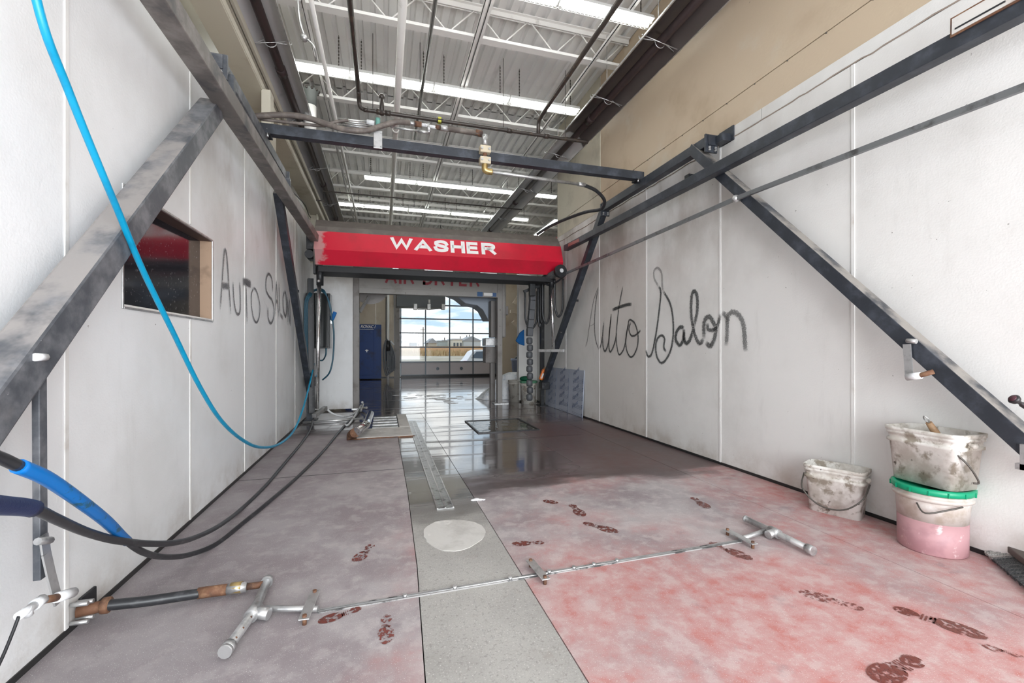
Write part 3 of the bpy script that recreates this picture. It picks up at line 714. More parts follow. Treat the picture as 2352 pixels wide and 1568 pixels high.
pipe('cream_pipe_rack', [(-.35, 12.0, 4.12), (6.6, 12.0, 4.12)], .035, CREAM, 'upper cream pipe crossing just above the washer hood far back')
pipe('cream_pipe_rack', [(-.35, 12.6, 4.02), (6.6, 12.6, 4.02)], .035, CREAM, 'lower cream pipe crossing just above the washer hood far back')
# conduit with box, roof drain pot
t = thing('conduit_drop', 'grey conduit with round junction box hanging at the upper left of the deck', 'conduit', aY(700, 85, 4.3))
MB().tube(catmull([aY(683, -30, 4.3), aY(688, 40, 4.3), aY(700, 82, 4.3), aY(722, 108, 4.3), aY(727, 140, 4.4)], 5), .010, 8).build('conduit', GALV, t)
MB().ball(aY(699, 87, 4.3), .035, 12).build('junction_box', GALV, t)
t = thing('roof_drain_pot', 'scalloped grey drain pot with white pipe below the deck at left', 'drain', aY(713, 212, 6.0))
c = aY(713, 222, 6.0); MB().lathe((c.x, c.y, c.z - .12), [(.07, 0), (.075, .16), (.10, .18), (.10, .20), (.0, .2)], 20).build('pot', M('grey_drain_casting', (.16, .17, .16), .6), t)
for k in range(10):
    a = k * .628; MB().ball((c.x + .095 * math.cos(a), c.y + .095 * math.sin(a), c.z + .07), .02, 6).build('lug', DARKWIRE, t)
MB().cyl((c.x, c.y, c.z - .5), (c.x, c.y, c.z - .12), .07, 16).build('pipe_run', JOIST, t)

# ================================================================== WASHER FRAME
FXL, FXR = -.985, 2.665
FZ = 2.76
def bolt(mb, p, r=.014, axis=(0, -1, 0), l=.02):
    p = Vector(p); a = Vector(axis); mb.cyl(p, p + a * l, r, 6)
def frame(side, X, lab, m1):
    t = thing('support_frame', lab, 'frame', (X, 4, 0), 'steel frames carrying the washer rails')
    sg = 1 if side == 'L' else -1
    MB().beam((X, 3.08, FZ), (X, 4.98, FZ), .075, .085).build('top_beam', m1, t, .004)
    if side == 'L':
        a, b_ = aX(487, 248, X + .03), aX(0, 887, X + .03); d_ = (b_ - a).normalized(); b_ = a + d_ * ((b_ - a).length + .75)
        MB().beam(a, b_, .10, .105).build('front_leg', m1, t, .010)
        a, b_ = aX(638, 440, X), aX(712, 900, X)
        MB().beam(a, b_, .075, .085).build('rear_leg', BEAMR, t, .004)
        MB().box(X - .04, X + .04, b_.y - .03, b_.y + .09, 0, b_.z + .1).build('foot_post', BEAMR, t)
        MB().box(X - .07, X + .09, b_.y - .07, b_.y + .14, 0, .012).build('base_plate', BEAMR, t)
    else:
        a, b_ = aX(1592, 342, X - .01), aX(2352, 1010, X - .01); d_ = (b_ - a).normalized(); b_ = a + d_ * ((b_ - a).length + .07)
        MB().beam(a, b_, .085, .080).build('front_leg', m1, t, .004)
        MB().box(X - .07, XR, b_.y - .06, b_.y + .05, b_.z - .07, b_.z - .045).box(X - .07, X + .0, b_.y + .02, b_.y + .035, b_.z - .07, b_.z + .04).build('foot_bracket', GALV, t)
        a, b_ = aX(1392, 468, X), aX(1247, 885, X)
        MB().beam(a, b_, .080, .085).build('rear_leg', m1, t, .004)
        MB().box(2.645, 2.705, 7.22, 7.30, 0, 2.1).build('rear_post', BLACK, t)
        MB().box(2.60, 2.75, 7.15, 7.37, 0, .012).build('base_plate', BLACK, t)
    for y in (3.10, 4.96):
        MB().box(X - .06, X + .06, y - .008, y + .008, FZ - .10, FZ + .05).build('gusset', m1, t)
        for dx in (-.03, .03):
            for dz in (-.065, -.085): mb = MB(); bolt(mb, (X + dx, y - .008, FZ + dz), .009); mb.build('bolt', GALV, t)
    w0, w1 = (XL, X - .03) if side == 'L' else (X + .03, XR)
    MB().box(w0, w1, 3.0, 3.10, FZ - .03, FZ + .03).box(w0 if side == 'L' else w1 - .012, w0 + .012 if side == 'L' else w1, 2.97, 3.13, FZ - .03, FZ + .09).build('wall_bracket', m1, t)
    MB().box(w0, w1, 6.0, 6.03, 1.7, 1.73).build('stay', BLACK, t)
    return t
frame('L', FXL, 'weathered black steel A-frame against the left wall', BEAM)
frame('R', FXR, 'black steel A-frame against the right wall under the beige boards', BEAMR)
# cross beam
CBZ, CBY = 2.885, 4.16
cb = thing('cross_beam', 'black steel cross beam spanning between both wall frames', 'beam', (.8, CBY, CBZ - .04))
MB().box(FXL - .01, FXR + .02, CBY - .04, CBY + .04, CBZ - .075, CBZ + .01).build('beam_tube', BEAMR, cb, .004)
for x in (FXL + .02, FXR - .03):
    MB().box(x - .05, x + .05, CBY - .055, CBY + .05, CBZ - .092, CBZ - .077).build('end_plate', BLACK, cb)
    for dx in (-.03, .03): MB().cyl((x + dx, CBY - .047, CBZ - .11), (x + dx, CBY - .047, CBZ - .078), .010, 6).build('bolt', GALV, cb)
c = aY(868, 325, CBY - .05)
mb = MB().box(c.x - .038, c.x + .038, CBY - .056, CBY - .044, CBZ - .095, CBZ + .065); mb.build('clamp_plate', GALV, cb, .003)
for dx in (-.026, .026):
    for zz in (CBZ - .075, CBZ + .045): MB().cyl((c.x + dx, CBY - .064, zz), (c.x + dx, CBY - .056, zz), .008, 6).build('bolt', GALV, cb)
# swivel joint on the beam
sw = thing('swivel_joint', 'cream and brass swivel block clamped to the middle of the cross beam', 'swivel', (1.07, CBY, CBZ))
c = aY(1113, 345, CBY - .07); sxx = c.x
IVORY = M('ivory_block', (.62, .54, .40), .5, layers=[((.35, .24, .14), 10, .55, .7)])
for z in (CBZ + .0, CBZ - .105): 
    b0 = MB().box(sxx - .052, sxx + .052, CBY - .12, CBY - .045, z - .033, z + .033).build('bearing_block', IVORY, sw, .006)
    for dx in (-.034, .034):
        MB().cyl((sxx + dx, CBY - .13, z), (sxx + dx, CBY - .12, z), .012, 6).build('bolt', GALV, b0)
MB().cyl((sxx, CBY - .085, CBZ - .17), (sxx, CBY - .085, CBZ + .13), .020, 14).build('spindle', RUST, sw)
MB().cyl((sxx, CBY - .085, CBZ + .04), (sxx, CBY - .085, CBZ + .14), .030, 8).build('hex_nut', GALV, sw)
MB().tube(catmull([(sxx, CBY - .085, CBZ - .13), (sxx, CBY - .085, CBZ - .185), (sxx + .03, CBY - .085, CBZ - .20), (sxx + .07, CBY - .085, CBZ - .20)], 4), .030, 12).build('elbow', BRASS, sw)
bm = thing('spray_boom', 'grey boom pipe with black hose bending down to the washer', 'boom', (sxx, CBY, 2.6))
a = Vector((sxx + .05, CBY - .085, CBZ - .20)); b_ = aY(1338, 424, 4.35)
MB().cyl(a, b_, .016, 12).build('boom_pipe', GALV, bm)
MB().cyl(b_ - (b_ - a).normalized() * .06, b_ + (b_ - a).normalized() * .03, .024, 8).build('fitting', GALV, bm)
MB().tube(catmull([b_, aD(1368, 437, 4.85), aD(1388, 460, 5.0), aD(1380, 480, 5.15), aD(1345, 487, 5.3), aD(1300, 503, 5.6), aD(1262, 520, 5.9), aD(1234, 538, 6.1)], 6), .019, 12).build('boom_hose', RUBBER, bm)
# manifold and hoses on the beam
mf = thing('pipe_manifold', 'cluster of galvanised fittings and tubes above the cross beam', 'fittings', (.2, CBY, CBZ + .1))
def mcyl(x0, y0, x1, y1, r, mat, nm, Y=CBY + .02, n=10): MB().cyl(aY(x0, y0, Y), aY(x1, y1, Y), r, n).build(nm, mat, mf)
mcyl(935, 282, 956, 285, .020, GALV, 'hex_fitting', n=6); mcyl(952, 284, 968, 286, .026, RUST, 'union', n=8)
mcyl(966, 286, 985, 289, .016, SPRAYW, 'nipple'); mcyl(983, 284, 986, 302, .018, GALV, 'tee'); mcyl(985, 290, 1003, 293, .016, SPRAYW, 'nipple')
mcyl(1000, 291, 1012, 294, .022, RUST, 'union', n=8); mcyl(1012, 293, 1030, 296, .026, GALV, 'hex_fitting', n=6)
mcyl(1028, 295, 1098, 306, .026, HOSE_GREY, 'short_hose'); mcyl(1092, 304, 1108, 308, .030, RUST, 'hex_fitting', n=6)
mcyl(905, 293, 962, 301, .010, GALV, 'tube'); mcyl(962, 301, 984, 305, .014, GALV, 'elbow'); mcyl(984, 305, 987, 296, .014, GALV, 'elbow')
for k in range(4): mcyl(775 + 4 * k, 272 + 5 * k, 845 + 3 * k, 280 + 5 * k, .008, GALV, 'tube', CBY + .03 + .03 * k)
mcyl(842, 280, 860, 284, .024, SPRAYW, 'hex_fitting', n=6); mcyl(868, 272, 868, 292, .022, M('green_valve', (.12, .30, .26), .5), 'valve_handle'); mcyl(897, 281, 903, 290, .026, GALV, 'elbow')
def hose(name, pts, r, mat, label, cat='hose', n=12, sub=6, group=None):
    return MB().tube(catmull(pts, sub), r, n).solo(name, mat, label, cat, group)
Yh = CBY - .06
hose('rubber_hose', [aY(585, 267, Yh), aY(640, 264, Yh), aY(690, 267, Yh), aY(740, 281, Yh), aY(790, 297, Yh - .03), aY(840, 300, Yh - .03), aY(880, 288, Yh), aY(910, 280, Yh), aY(940, 282, Yh + .04)], .024, HOSE_GREY, 'thick dusty rubber hose lying along the cross beam', sub=5)
hose('rubber_hose', [aY(596, 273, Yh + .03), aY(680, 283, Yh + .06), aY(740, 288, Yh + .06), aY(770, 280, Yh + .06), aY(800, 276, Yh + .06)], .013, HOSE_GREY, 'thin dusty rubber hose behind the thick one on the cross beam', sub=5)
t = thing('wall_cables', 'black cables strung beyond the left frame on the upper wall', 'cable', aX(690, 420, -1.3))
MB().tube(catmull([aX(665, 425, -1.3), aX(672, 440, -1.3), aX(700, 470, -1.3), aX(715, 500, -1.3), aX(745, 495, -1.25)], 5), .008, 6).build('cable', BLACK, t)

# ================================================================== RAILS
rz = 2.42
t = thing('overhead_rail', 'weathered brown-grey square rail along the left wall', 'rail', (-.875, 3, rz))
a, b_ = Vector((-.885, .1, 2.42)), Vector((-.865, 6.35, 2.44))
MB().beam(a, b_, .10, .10).build('rail_tube', RAILM, t, .006)
for y in (3.16, 4.90): 
    MB().box(-.955, -.905, y - .02, y + .02, rz + .05, FZ - .04).build('hanger_bracket', BEAM, t)
    for dy in (-.03, .03): mb = MB(); bolt(mb, (-.905, y + dy * .4, rz + .09), .012, (1, 0, 0)); mb.build('bolt', GALV, t)
t = thing('overhead_rail', 'black square rail with scraped paint along the right wall', 'rail', (2.56, 3, 2.5))
a = aX(1837, 268, 2.56); b_ = aX(1300, 570, 2.58); d_ = (a - b_).normalized(); a2 = aX(2345, 22, 2.55)
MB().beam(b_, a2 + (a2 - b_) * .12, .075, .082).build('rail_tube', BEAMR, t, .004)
q = aX(2215, 62, 2.508) + Vector((0, 0, .028)); dd = (a2 - b_).normalized(); nx = Vector((-.004, 0, 0))
PLW = M('rusty_white_plate', (.66, .64, .61), .6, layers=[((.30, .20, .13), 5, .52, .65)])
MB().beam(q - dd * .050, q + dd * .30, .006, .088).build('splice_back', RUST, t)
MB().beam(q - dd * .042 + nx, q + dd * .30 + nx, .006, .070).build('splice_plate', PLW, t)
MB().beam(q - dd * .03 + nx * 2 - Vector((0, 0, .018)), q + dd * .14 + nx * 2 - Vector((0, 0, .018)), .003, .007).build('slot', BLACK, t)
for y in (3.3, 5.0): MB().box(2.58, 2.66, y - .03, y + .03, 2.46, 2.54).build('standoff', BLACK, t)
MB().beam(aX(1305, 563, 2.535), aX(1330, 551, 2.535), .004, .045).build('label_plate', M('worn_red_label', (.35, .10, .09), .5), t)
t = thing('guide_rod', 'thin grey rod running below the right rail along the wall', 'rod', aX(1690, 455, 2.57))
p0, p1, p2 = aX(1290, 632, 2.57), aX(1690, 456, 2.57), aX(2352, 200, 2.52)
MB().beam(p0, p1, .022, .030).beam(p1, p2 + (p2 - p1) * .1, .022, .030).build('rod_bar', M('grey_rod', (.20, .21, .22), .4, .5, layers=[((.08, .08, .08), 8, .5, .7)]), t)
MB().ball(p1, .030, 8).build('rod_clamp', GALV, t)
MB().box(2.585, 2.62, p1.y - .012, p1.y + .012, p1.z - .012, p1.z + .012).build('rod_standoff', BLACK, t)

# ================================================================== WASHER HOOD
hx0, hx1 = -.865, 2.60
hd = thing('washer_hood', 'long red washer hood with brown top band and white lettering', 'car washer', (.87, 6.5, 2.0))
P = [(6.26, 2.105), (6.15, 2.285), (6.25, 2.545)]
P2 = [(6.25, 2.545), (6.29, 2.62), (6.42, 2.735)]
def hood_strip(prof, mat, nm, zskew=.018):
    mb = MB(); n = len(prof)
    V = [(x, y, z + zskew * (x - hx0) / (hx1 - hx0)) for x in (hx0, hx1) for y, z in prof]
    mb.add(V, [(i, i + 1, n + i + 1, n + i) for i in range(n - 1)])
    V2 = [(x, y + .012, z) for x, y, z in V]; mb.add(V2, [(i, n + i, n + i + 1, i + 1) for i in range(n - 1)])
    return mb.build(nm, mat, hd)
hood_strip(P, RED, 'red_front'); hood_strip(P2, BAND, 'top_band')
for x, zs in ((hx0, 0), (hx1, .018)):
    full = [(6.26, 2.105), (6.15, 2.285), (6.25, 2.545), (6.42, 2.735), (6.85, 2.735), (6.98, 2.5), (6.98, 2.105)]
    MB().prism(full, lambda p, a: (a, p[0], p[1] + zs), x - .008, x + .008).build('end_cap', BAND if x < 0 else RED, hd)
MB().prism([(6.42, 2.735), (6.85, 2.735), (6.98, 2.5), (6.98, 2.3), (6.95, 2.3), (6.95, 2.49), (6.84, 2.70), (6.42, 2.70)], lambda p, a: (a, p[0], p[1]), hx0, hx1).build('back_cover', BAND, hd)
MB().box(hx0 + .03, hx1 - .1, 6.30, 6.72, 2.02, 2.10).build('under_beam', M('deep_black_steel', (.007, .007, .009), .6), hd, .004)
for a, b_ in ((.12, .2), (.55, .95), (1.35, 1.6), (1.9, 2.1)): MB().box(a, b_, 6.255, 6.26, 2.098, 2.106).build('bottom_trim', GALV, hd)
slope = Vector((0, .10, .245)).normalized()
tp = letters_mb('WASHER', (.085, 6.15 + .018, 2.285 + .048 + .008), (1, 0, .006), slope, 1.49, .200, .004, .25, .40)
tp.build('washer_lettering', LETTER, hd)
ww = thing('carriage_motor', 'black drive unit at the left end of the washer hood', 'motor', (-.95, 6.3, 2.2))
MB().cyl((-.93, 6.22, 2.23), (-.93, 6.45, 2.23), .055, 18).build('motor_body', BLACK, ww)
MB().box(-.97, -.88, 6.25, 6.45, 2.3, 2.52).build('bracket', BLACK, ww, .004); MB().cyl((-.91, 6.18, 2.46), (-.91, 6.26, 2.46), .035, 12).build('roller', BLACK, ww)
MB().box(-.90, -.87, 6.35, 6.45, 2.0, 2.3).build('hanger_arm', BLACK, ww)

# left washer leg: chrome pipe, control box, hoses
ll = thing('washer_leg', 'chrome washer leg hanging under the left end of the red hood', 'washer leg', aY(733, 945, 6.3))
YP = 6.35
MB().cyl(aY(733, 652, YP), aY(728, 938, YP), .026, 16).build('chrome_pipe', CHROME, ll)
MB().cyl(aY(735, 612, YP), aY(735, 655, YP), .045, 14).build('top_socket', BLACK, ll)
MB().ball(aY(732, 645, YP - .05), .020, 10).build('fitting', GALV, ll)
a, b_ = aY(721, 955, YP - .15), aY(748, 936, YP + .15)
MB().beam(a, b_, .055, .050).build('foot_channel', GALV, ll, .003)
MB().beam(aY(713, 640, 6.7), aY(716, 948, 6.55), .075, .075).build('rear_upright', BLACK, ll)
mb = MB(); c0_, c1_ = aY(719, 672, 6.72), aY(758, 800, 6.72)
cbx = thing('control_box', 'black glossy control box behind the left chrome pipe', 'control box', (c0_.x, 6.72, c1_.z))
MB().box(c0_.x, c1_.x, 6.72, 6.97, c1_.z, c0_.z).build('box_body', M('glossy_black_box', (.02, .022, .022), .15), cbx, .006)
MB().box(c0_.x + .02, c1_.x - .02, 6.705, 6.72, c1_.z + .02, c0_.z - .02).build('box_door', M('black_box_door', (.012, .014, .014), .12), cbx, .004)
MB().box(XL + .01, c0_.x, 6.76, 6.98, c1_.z + .03, c0_.z).build('side_box', BLACK, cbx, .006)
for k in range(4):
    o_ = k * 2.2
    pp = [aY(707 + o_, 860 - 6 * k, 6.60), aY(700 + o_, 790, 6.60), aY(700 + o_, 700, 6.60), aY(708 + o_, 676 + k, 6.60), aY(725, 664 + k, 6.8), aY(745, 667 + k * 2, 6.60), aY(756 + k, 700, 6.62), aY(762, 725 + 4 * k, 6.64)]
    hose('coiled_hose', pp, .0075, TEAL, ['dull blue hose looped round the black control box, outermost coil', 'dull blue hose looped round the black control box, second coil', 'dull blue hose looped round the black control box, third coil', 'dull blue hose looped round the black control box, innermost coil'][k], group='hoses coiled on the control box')
hose('hanging_hose', [aY(764, 735, 6.62), aY(767, 770, 6.62), aY(765, 820, 6.62), aY(757, 855, 6.62), aY(741, 872, 6.7)], .011, TEAL, 'dull blue hose hanging right of the control box')
hose('hanging_hose', [aY(749, 800, 6.64), aY(748, 815, 6.64), aY(741, 827, 6.8), aY(728, 826, 6.7)], .010, TEAL, 'short dull blue hose end under the control box')
t = thing('spray_gun', 'blue trigger handle hung right of the control box', 'spray gun', aY(765, 725, 6.85))
MB().beam(aY(762, 735, 6.85), aY(770, 716, 6.85), .05, .05).build('blue_handle', CLOTHB, t, .01); MB().beam(aY(761, 744, 6.85), aY(761, 735, 6.85), .035, .035).build('coupler', GALV, t, .003)
t = thing('foot_box', 'black box mounted low on the left rear leg', 'box', aY(715, 900, 6.8))
MB().box(*sorted((aY(706, 0, 6.85).x, aY(727, 0, 6.85).x)), 6.80, 7.0, aY(0, 905, 6.64).z - .0, aY(0, 880, 6.64).z).build('box_body', BLACK, t, .006)

# right washer leg
rl = thing('roller_arm', 'dark roller arm with round end cap under the right end of the hood', 'roller', aY(1215, 665, 6.5))
a, b_ = aY(1220, 655, 6.9), aY(1288, 622, 5.95)
MB().cyl(a, b_, .055, 18).build('roller_tube', M('dark_grey_roller', (.055, .055, .058), .5, layers=[((.1, .1, .1), 10, .5, .7)]), rl)
dd = (b_ - a).normalized(); MB().cyl(b_ - dd * .05, b_ + dd * .02, .092, 22).build('end_disc', RUBBER, rl); MB().cyl(b_ + dd * .02, b_ + dd * .03, .030, 16).build('hub_cap', SPRAYW, rl)
MB().beam(aY(1203, 670, 6.7), aY(1240, 655, 6.7), .04, .05).build('arm_bracket', BLACK, rl); MB().beam(aY(1222, 640, 6.6), aY(1222, 680, 6.6), .09, .09).build('carrier', BLACK, rl, .01)
cp = thing('washer_leg', 'chrome washer leg hanging under the right end of the red hood', 'washer leg', aY(1270, 800, 6.35))
MB().cyl(aY(1267, 655, 6.35), aY(1271, 806, 6.35), .026, 16).build('chrome_pipe', CHROME, cp); MB().cyl(aY(1267, 636, 6.35), aY(1267, 660, 6.35), .040, 12).build('top_socket', BLACK, cp)
MB().beam(aY(1238, 805, 6.5), aY(1297, 805, 6.2), .05, .045).build('foot_channel', GALV, cp, .003)
# drag chain
dc = thing('drag_chain', 'grey plastic cable drag chain hanging to the floor in front of the pails', 'cable chain', aY(1216, 925, 6.75))
LINK = M('grey_chain_link', (.095, .10, .11), .5)
pts = [(1222, 670), (1223, 690), (1221, 712), (1219, 734), (1217, 753), (1216, 772)]
for (x0, y0), (x1, y1) in zip(pts, pts[1:]): MB().beam(aY(x0, y0, 6.75), aY(x1, y1, 6.75), .105, .095).build('chain_link', LINK, dc, .012)
for k in range(9):
    y = 782 + k * 16.2; c = aY(1216 + (1.2 if k % 2 else 0), y, 6.75)
    MB().lathe((c.x, c.y, c.z), [(.0, -.06), (.035, -.057), (.052, -.035), (.052, .03), (.035, .05), (0, .052)], 12).build('chain_link', LINK, dc)
# hose loops
def loop(x0, x1, y0, yb, Y, r, lab):
    xm = (x0 + x1) / 2; w_ = (x1 - x0) / 2
    pts = [aY(x0, y0, Y), aY(x0 + .02 * w_, y0 + (yb - y0) * .5, Y), aY(x0 + .18 * w_, y0 + (yb - y0) * .82, Y), aY(xm, yb, Y), aY(x1 - .18 * w_, y0 + (yb - y0) * .82, Y), aY(x1 - .02 * w_, y0 + (yb - y0) * .5, Y), aY(x1, y0, Y)]
    hose('hose_loop', pts, r, RUBBER, lab, group='black hose loops under the roller arm')
loop(1206, 1234, 668, 756, 6.85, .016, 'black hose loop farthest left, around the drag chain')
loop(1236, 1243, 660, 750, 6.80, .018, 'narrow black hose loop right of the drag chain')
loop(1241, 1248, 655, 742, 6.75, .018, 'narrow black hose loop hung in front of the black post')
loop(1246, 1263, 650, 743, 6.6, .016, 'wide black hose loop left of the right chrome pipe')
loop(1274, 1293, 640, 727, 6.3, .017, 'black hose loop right of the chrome pipe under the end disc')
hose('sagging_hose', [aY(1243, 645, 6.5), aY(1262, 655, 6.4), aY(1282, 645, 6.2), aY(1300, 630, 6.1)], .014, RUBBER, 'short black hose sagging below the roller arm')

# ================================================================== AIR DRYER ARCH
ad = thing('air_dryer_arch', 'grey steel air dryer arch with dark red lettering beyond the red hood', 'air dryer', (.8, 7.8, 0))
YA = 7.68
xa0, xa1 = aY(811, 800, YA).x, aY(825, 800, YA).x; xb0, xb1 = aY(1143, 800, YA).x, aY(1154, 800, YA).x
mb = MB().box(xa0, xa1, YA, YA + .14, .0, 2.45); mb.build('left_post', DRYER2, ad, .004)
MB().box(xb0, xb1, YA, YA + .10, .0, 2.45).build('right_post', DRYER, ad, .004)
MB().box(xb1, xb1 + .08, YA + .02, YA + .5, 1.2, 2.40).build('side_cover', DRYER, ad, .03)
MB().box(xb1 + .06, xb1 + .14, YA + .1, YA + .3, 1.62, 1.78).build('bracket', DRYER2, ad, .004)
hz0 = aY(985, 671, YA).z
MB().box(xa1, xb0, YA + .02, YA + .06, hz0 + .03, 2.43).build('header_panel', DRYER, ad)
MB().box(xa1, xb0, YA - .02, YA + .10, hz0 - .055, hz0 + .035).build('header_channel', DRYER, ad, .004)
MB().box(xa1, xb0, YA + .06, YA + .6, 2.38, 2.43).build('hood_top', DRYER2, ad)
MB().box(xb0 - .12, xb0 - .03, YA - .024, YA - .02, hz0 - .04, hz0 + .03).build('blue_sticker', M('blue_sticker', (.05, .12, .28), .5), ad)
MB().box(xb0 - .38, xb0 - .28, YA - .024, YA - .02, hz0 - .045, hz0 + .035).build('blue_sticker', M('blue_sticker_b', (.03, .10, .25), .5), ad)
MB().box(xb0 - .26, xb0 - .10, YA - .026, YA - .022, hz0 - .03, hz0 + .025).build('white_sticker', LETTER, ad)
lx0, lx1 = aY(885, 651, YA).x, aY(1101, 651, YA).x
letters_mb('AIR DRYER', (lx0, YA + .016, aY(885, 650, YA).z), (1, 0, 0), (0, 0, 1), lx1 - lx0, .25, .004, .165, .50).build('dryer_lettering', LETTER_RED, ad)
MB().beam(aY(847, 681, YA + .3), aY(826, 716, YA + .2), .04, .05).build('brace', GALV, ad)
# fan drum at left behind the header
MB().cyl(aY(850, 655, YA + .65), aY(850, 655, YA + 1.0), .34, 28).build('fan_drum', DRYER2, ad)
# dryer nozzle body on the right, curved
prof = [aY(1030, 675, 8.3), aY(1050, 683, 8.3), aY(1068, 697, 8.3), aY(1095, 702, 8.3), aY(1108, 712, 8.3), aY(1120, 735, 8.3), aY(1138, 735, 8.3), aY(1143, 672, 8.3)]
MB().prism([(v.x, v.z) for v in prof], lambda p, a: (p[0], a, p[1]), 8.25, 8.75).build('blower_housing', M('blue_grey_blower', (.30, .34, .40), .45, .2), ad, .01)
c0_, c1_ = aY(1128, 690, 8.0), aY(1140, 775, 8.0)
MB().box(c0_.x, c1_.x, 8.0, 8.2, c1_.z, c0_.z).build('nozzle_duct', DRYER2, ad, .01)
c0_, c1_ = aY(1114, 776, 8.0), aY(1140, 794, 8.0); MB().box(c0_.x, c1_.x, 7.95, 8.25, c1_.z, c0_.z).build('nozzle_collar', GALV, ad, .01)
c0_, c1_ = aY(1114, 795, 8.1), aY(1139, 833, 8.1); MB().box(c0_.x, c1_.x, 8.05, 8.3, c1_.z, c0_.z).build('motor_box', DRYER2, ad, .01)
c0_, c1_ = aY(1127, 800, 8.1), aY(1137, 900, 8.1); MB().box(c0_.x, c1_.x, 8.1, 8.2, 0, c0_.z).build('inner_post', DRYER2, ad, .004)
MB().box(xb0 - .07, xb1 + .10, YA - .06, YA + .16, 0, .012).build('base_plate', GALV, ad)
MB().box(xa0 - .02, xa1 + .02, YA - .03, YA + .16, 0, .012).build('base_plate', GALV, ad)

# ================================================================== FAR ROOM THINGS
vc = thing('vacuum_cabinet', 'tall dark blue vacuum cabinet in the far room at the left', 'cabinet', (-.6, 14.8, 0))
MB().box(-1.15, -.07, 14.7, 15.35, .03, 1.765).build('cabinet_body', BLUEBOX, vc, .008)
MB().box(-1.1, -.30, 14.685, 14.70, .15, 1.60).build('cabinet_door', BLUEBOX, vc, .006)
MB().box(-1.1, -.30, 14.675, 14.69, 1.60, 1.615).build('trim_line', LETTER, vc)
MB().box(-.56, -.46, 14.67, 14.685, .93, .95).box(-.52, -.50, 14.67, 14.685, .88, .97).build('door_latch', GALV, vc)
text_mb('ROVAC I', (-.70, 14.695, 1.645), (1, 0, 0), (0, 0, 1), .46, .10, .008, .03, .3).build('cabinet_lettering', LETTER, vc)
xx = aY(891, 700, 14.6).x
vp = thing('vacuum_hose_stand', 'white post holding looped dark vacuum hoses beside the blue cabinet', 'hose stand', (xx, 14.6, 0))
MB().cyl((xx, 14.6, 0), (xx, 14.6, 3.0), .045, 14).build('post', FIXT, vp); MB().cyl((xx - .05, 14.62, 0.6), (xx - .05, 14.62, 3.0), .02, 8).build('black_line', BLACK, vp)
MB().cyl((xx, 14.5, .92), (xx, 14.5, 1.25), .09, 14).build('canister', BLACK, vp)
for k in range(5):
    x0 = 882 + 4 * k; pp = [aY(888, 778, 14.45), aY(x0 - 1, 800, 14.4 + .03 * k), aY(x0, 840, 14.4 + .03 * k), aY(x0 + 6, 862 - 3 * k, 14.4), aY(x0 + 13 - k, 842, 14.45), aY(x0 + 11 - k, 810, 14.45), aY(892, 782, 14.5)]
    MB().tube(catmull(pp, 6), .021, 8).build('hose_coil', M('grey_vac_hose', (.14, .15, .17), .5) if k == 0 else bpy.data.materials['grey_vac_hose'], vp)
MB().beam(aY(897, 783, 14.4), aY(905, 792, 14.4), .10, .05).build('nozzle', SPRAYW, vp, .01)
bx = thing('hanging_machine', 'dark grey machine hung in front of the far glass door', 'machine', aY(960, 705, 12.6))
c0_, c1_ = aY(911, 670, 12.6), aY(1023, 706, 12.6)
MB().box(c0_.x, c1_.x, 12.6, 13.2, c1_.z, c0_.z).build('machine_body', M('dark_machine_grey', (.10, .11, .12), .5), bx, .01)
for x in (954, 985, 1018): 
    c = aY(x, 706, 12.55); MB().box(c.x - .05, c.x + .05, 12.5, 12.65, c.z - .06, c.z + .10).build('spray_head', GALV, bx, .01)
MB().tube([aY(952, 703, 12.55), aY(960, 710, 12.55), aY(990, 710, 12.55), aY(1018, 708, 12.55)], .015, 6).build('pipe', GALV, bx)
MB().cyl(aY(986, 698, 12.52), aY(986, 688, 12.52), .03, 8).build('bright_tube', FIXT, bx)
for i, x in enumerate((c0_.x + .1, c1_.x - .1)): MB().cyl((x, 12.9, c0_.z), (x, 12.9, ZD), .02, 6).build('hanger_rod', GALV, bx)
# things at the right of the arch
bn = aX(1190, 850, 2.98)
t = thing('waste_bin', 'blue-grey waste bin with dark bag behind the white sack', 'bin', (3.10, 10.0, 0))
MB().lathe((3.10, 10.0, 0), [(.13, 0), (.18, .70), (.20, .71), (.20, .76), (.18, .76), (.15, .6), (0, .6)], 22).build('bin_body', BINP, t)
MB().ball((3.18, 10.02, .76), .18, 14, (1, 1, .45)).build('bin_bag', BLACK, t)
# white plastic sack
mb = MB(); c = (2.30, 8.50, 0); V = []; F = []; n = 26; m_ = 12
random.seed(3)
for i in range(m_):
    fz = i / (m_ - 1)
    for k in range(n):
        a = 2 * math.pi * k / n; rr = (.34 * math.sqrt(max(0, 1 - (fz * .98) ** 2.2)) + .01) * (1 + .10 * math.sin(5 * a + fz * 6) + random.uniform(-.03, .03))
        x = rr * math.cos(a) * 1.05 + .22 * fz; y = rr * math.sin(a) * .7
        if math.cos(a) < -.5: x -= .16 * (1 - fz) ** 2
        V.append((c[0] + x, c[1] + y, .52 * fz + .003))
for i in range(m_ - 1):
    for k in range(n): F.append((i * n + k, i * n + (k + 1) % n, (i + 1) * n + (k + 1) % n, (i + 1) * n + k))
F.append(tuple(range((m_ - 1) * n, m_ * n)))
mb.add(V, F, True); sk = mb.solo('plastic_sack', BAG, 'slumped white plastic sack on the floor behind the right dryer post', 'sack')
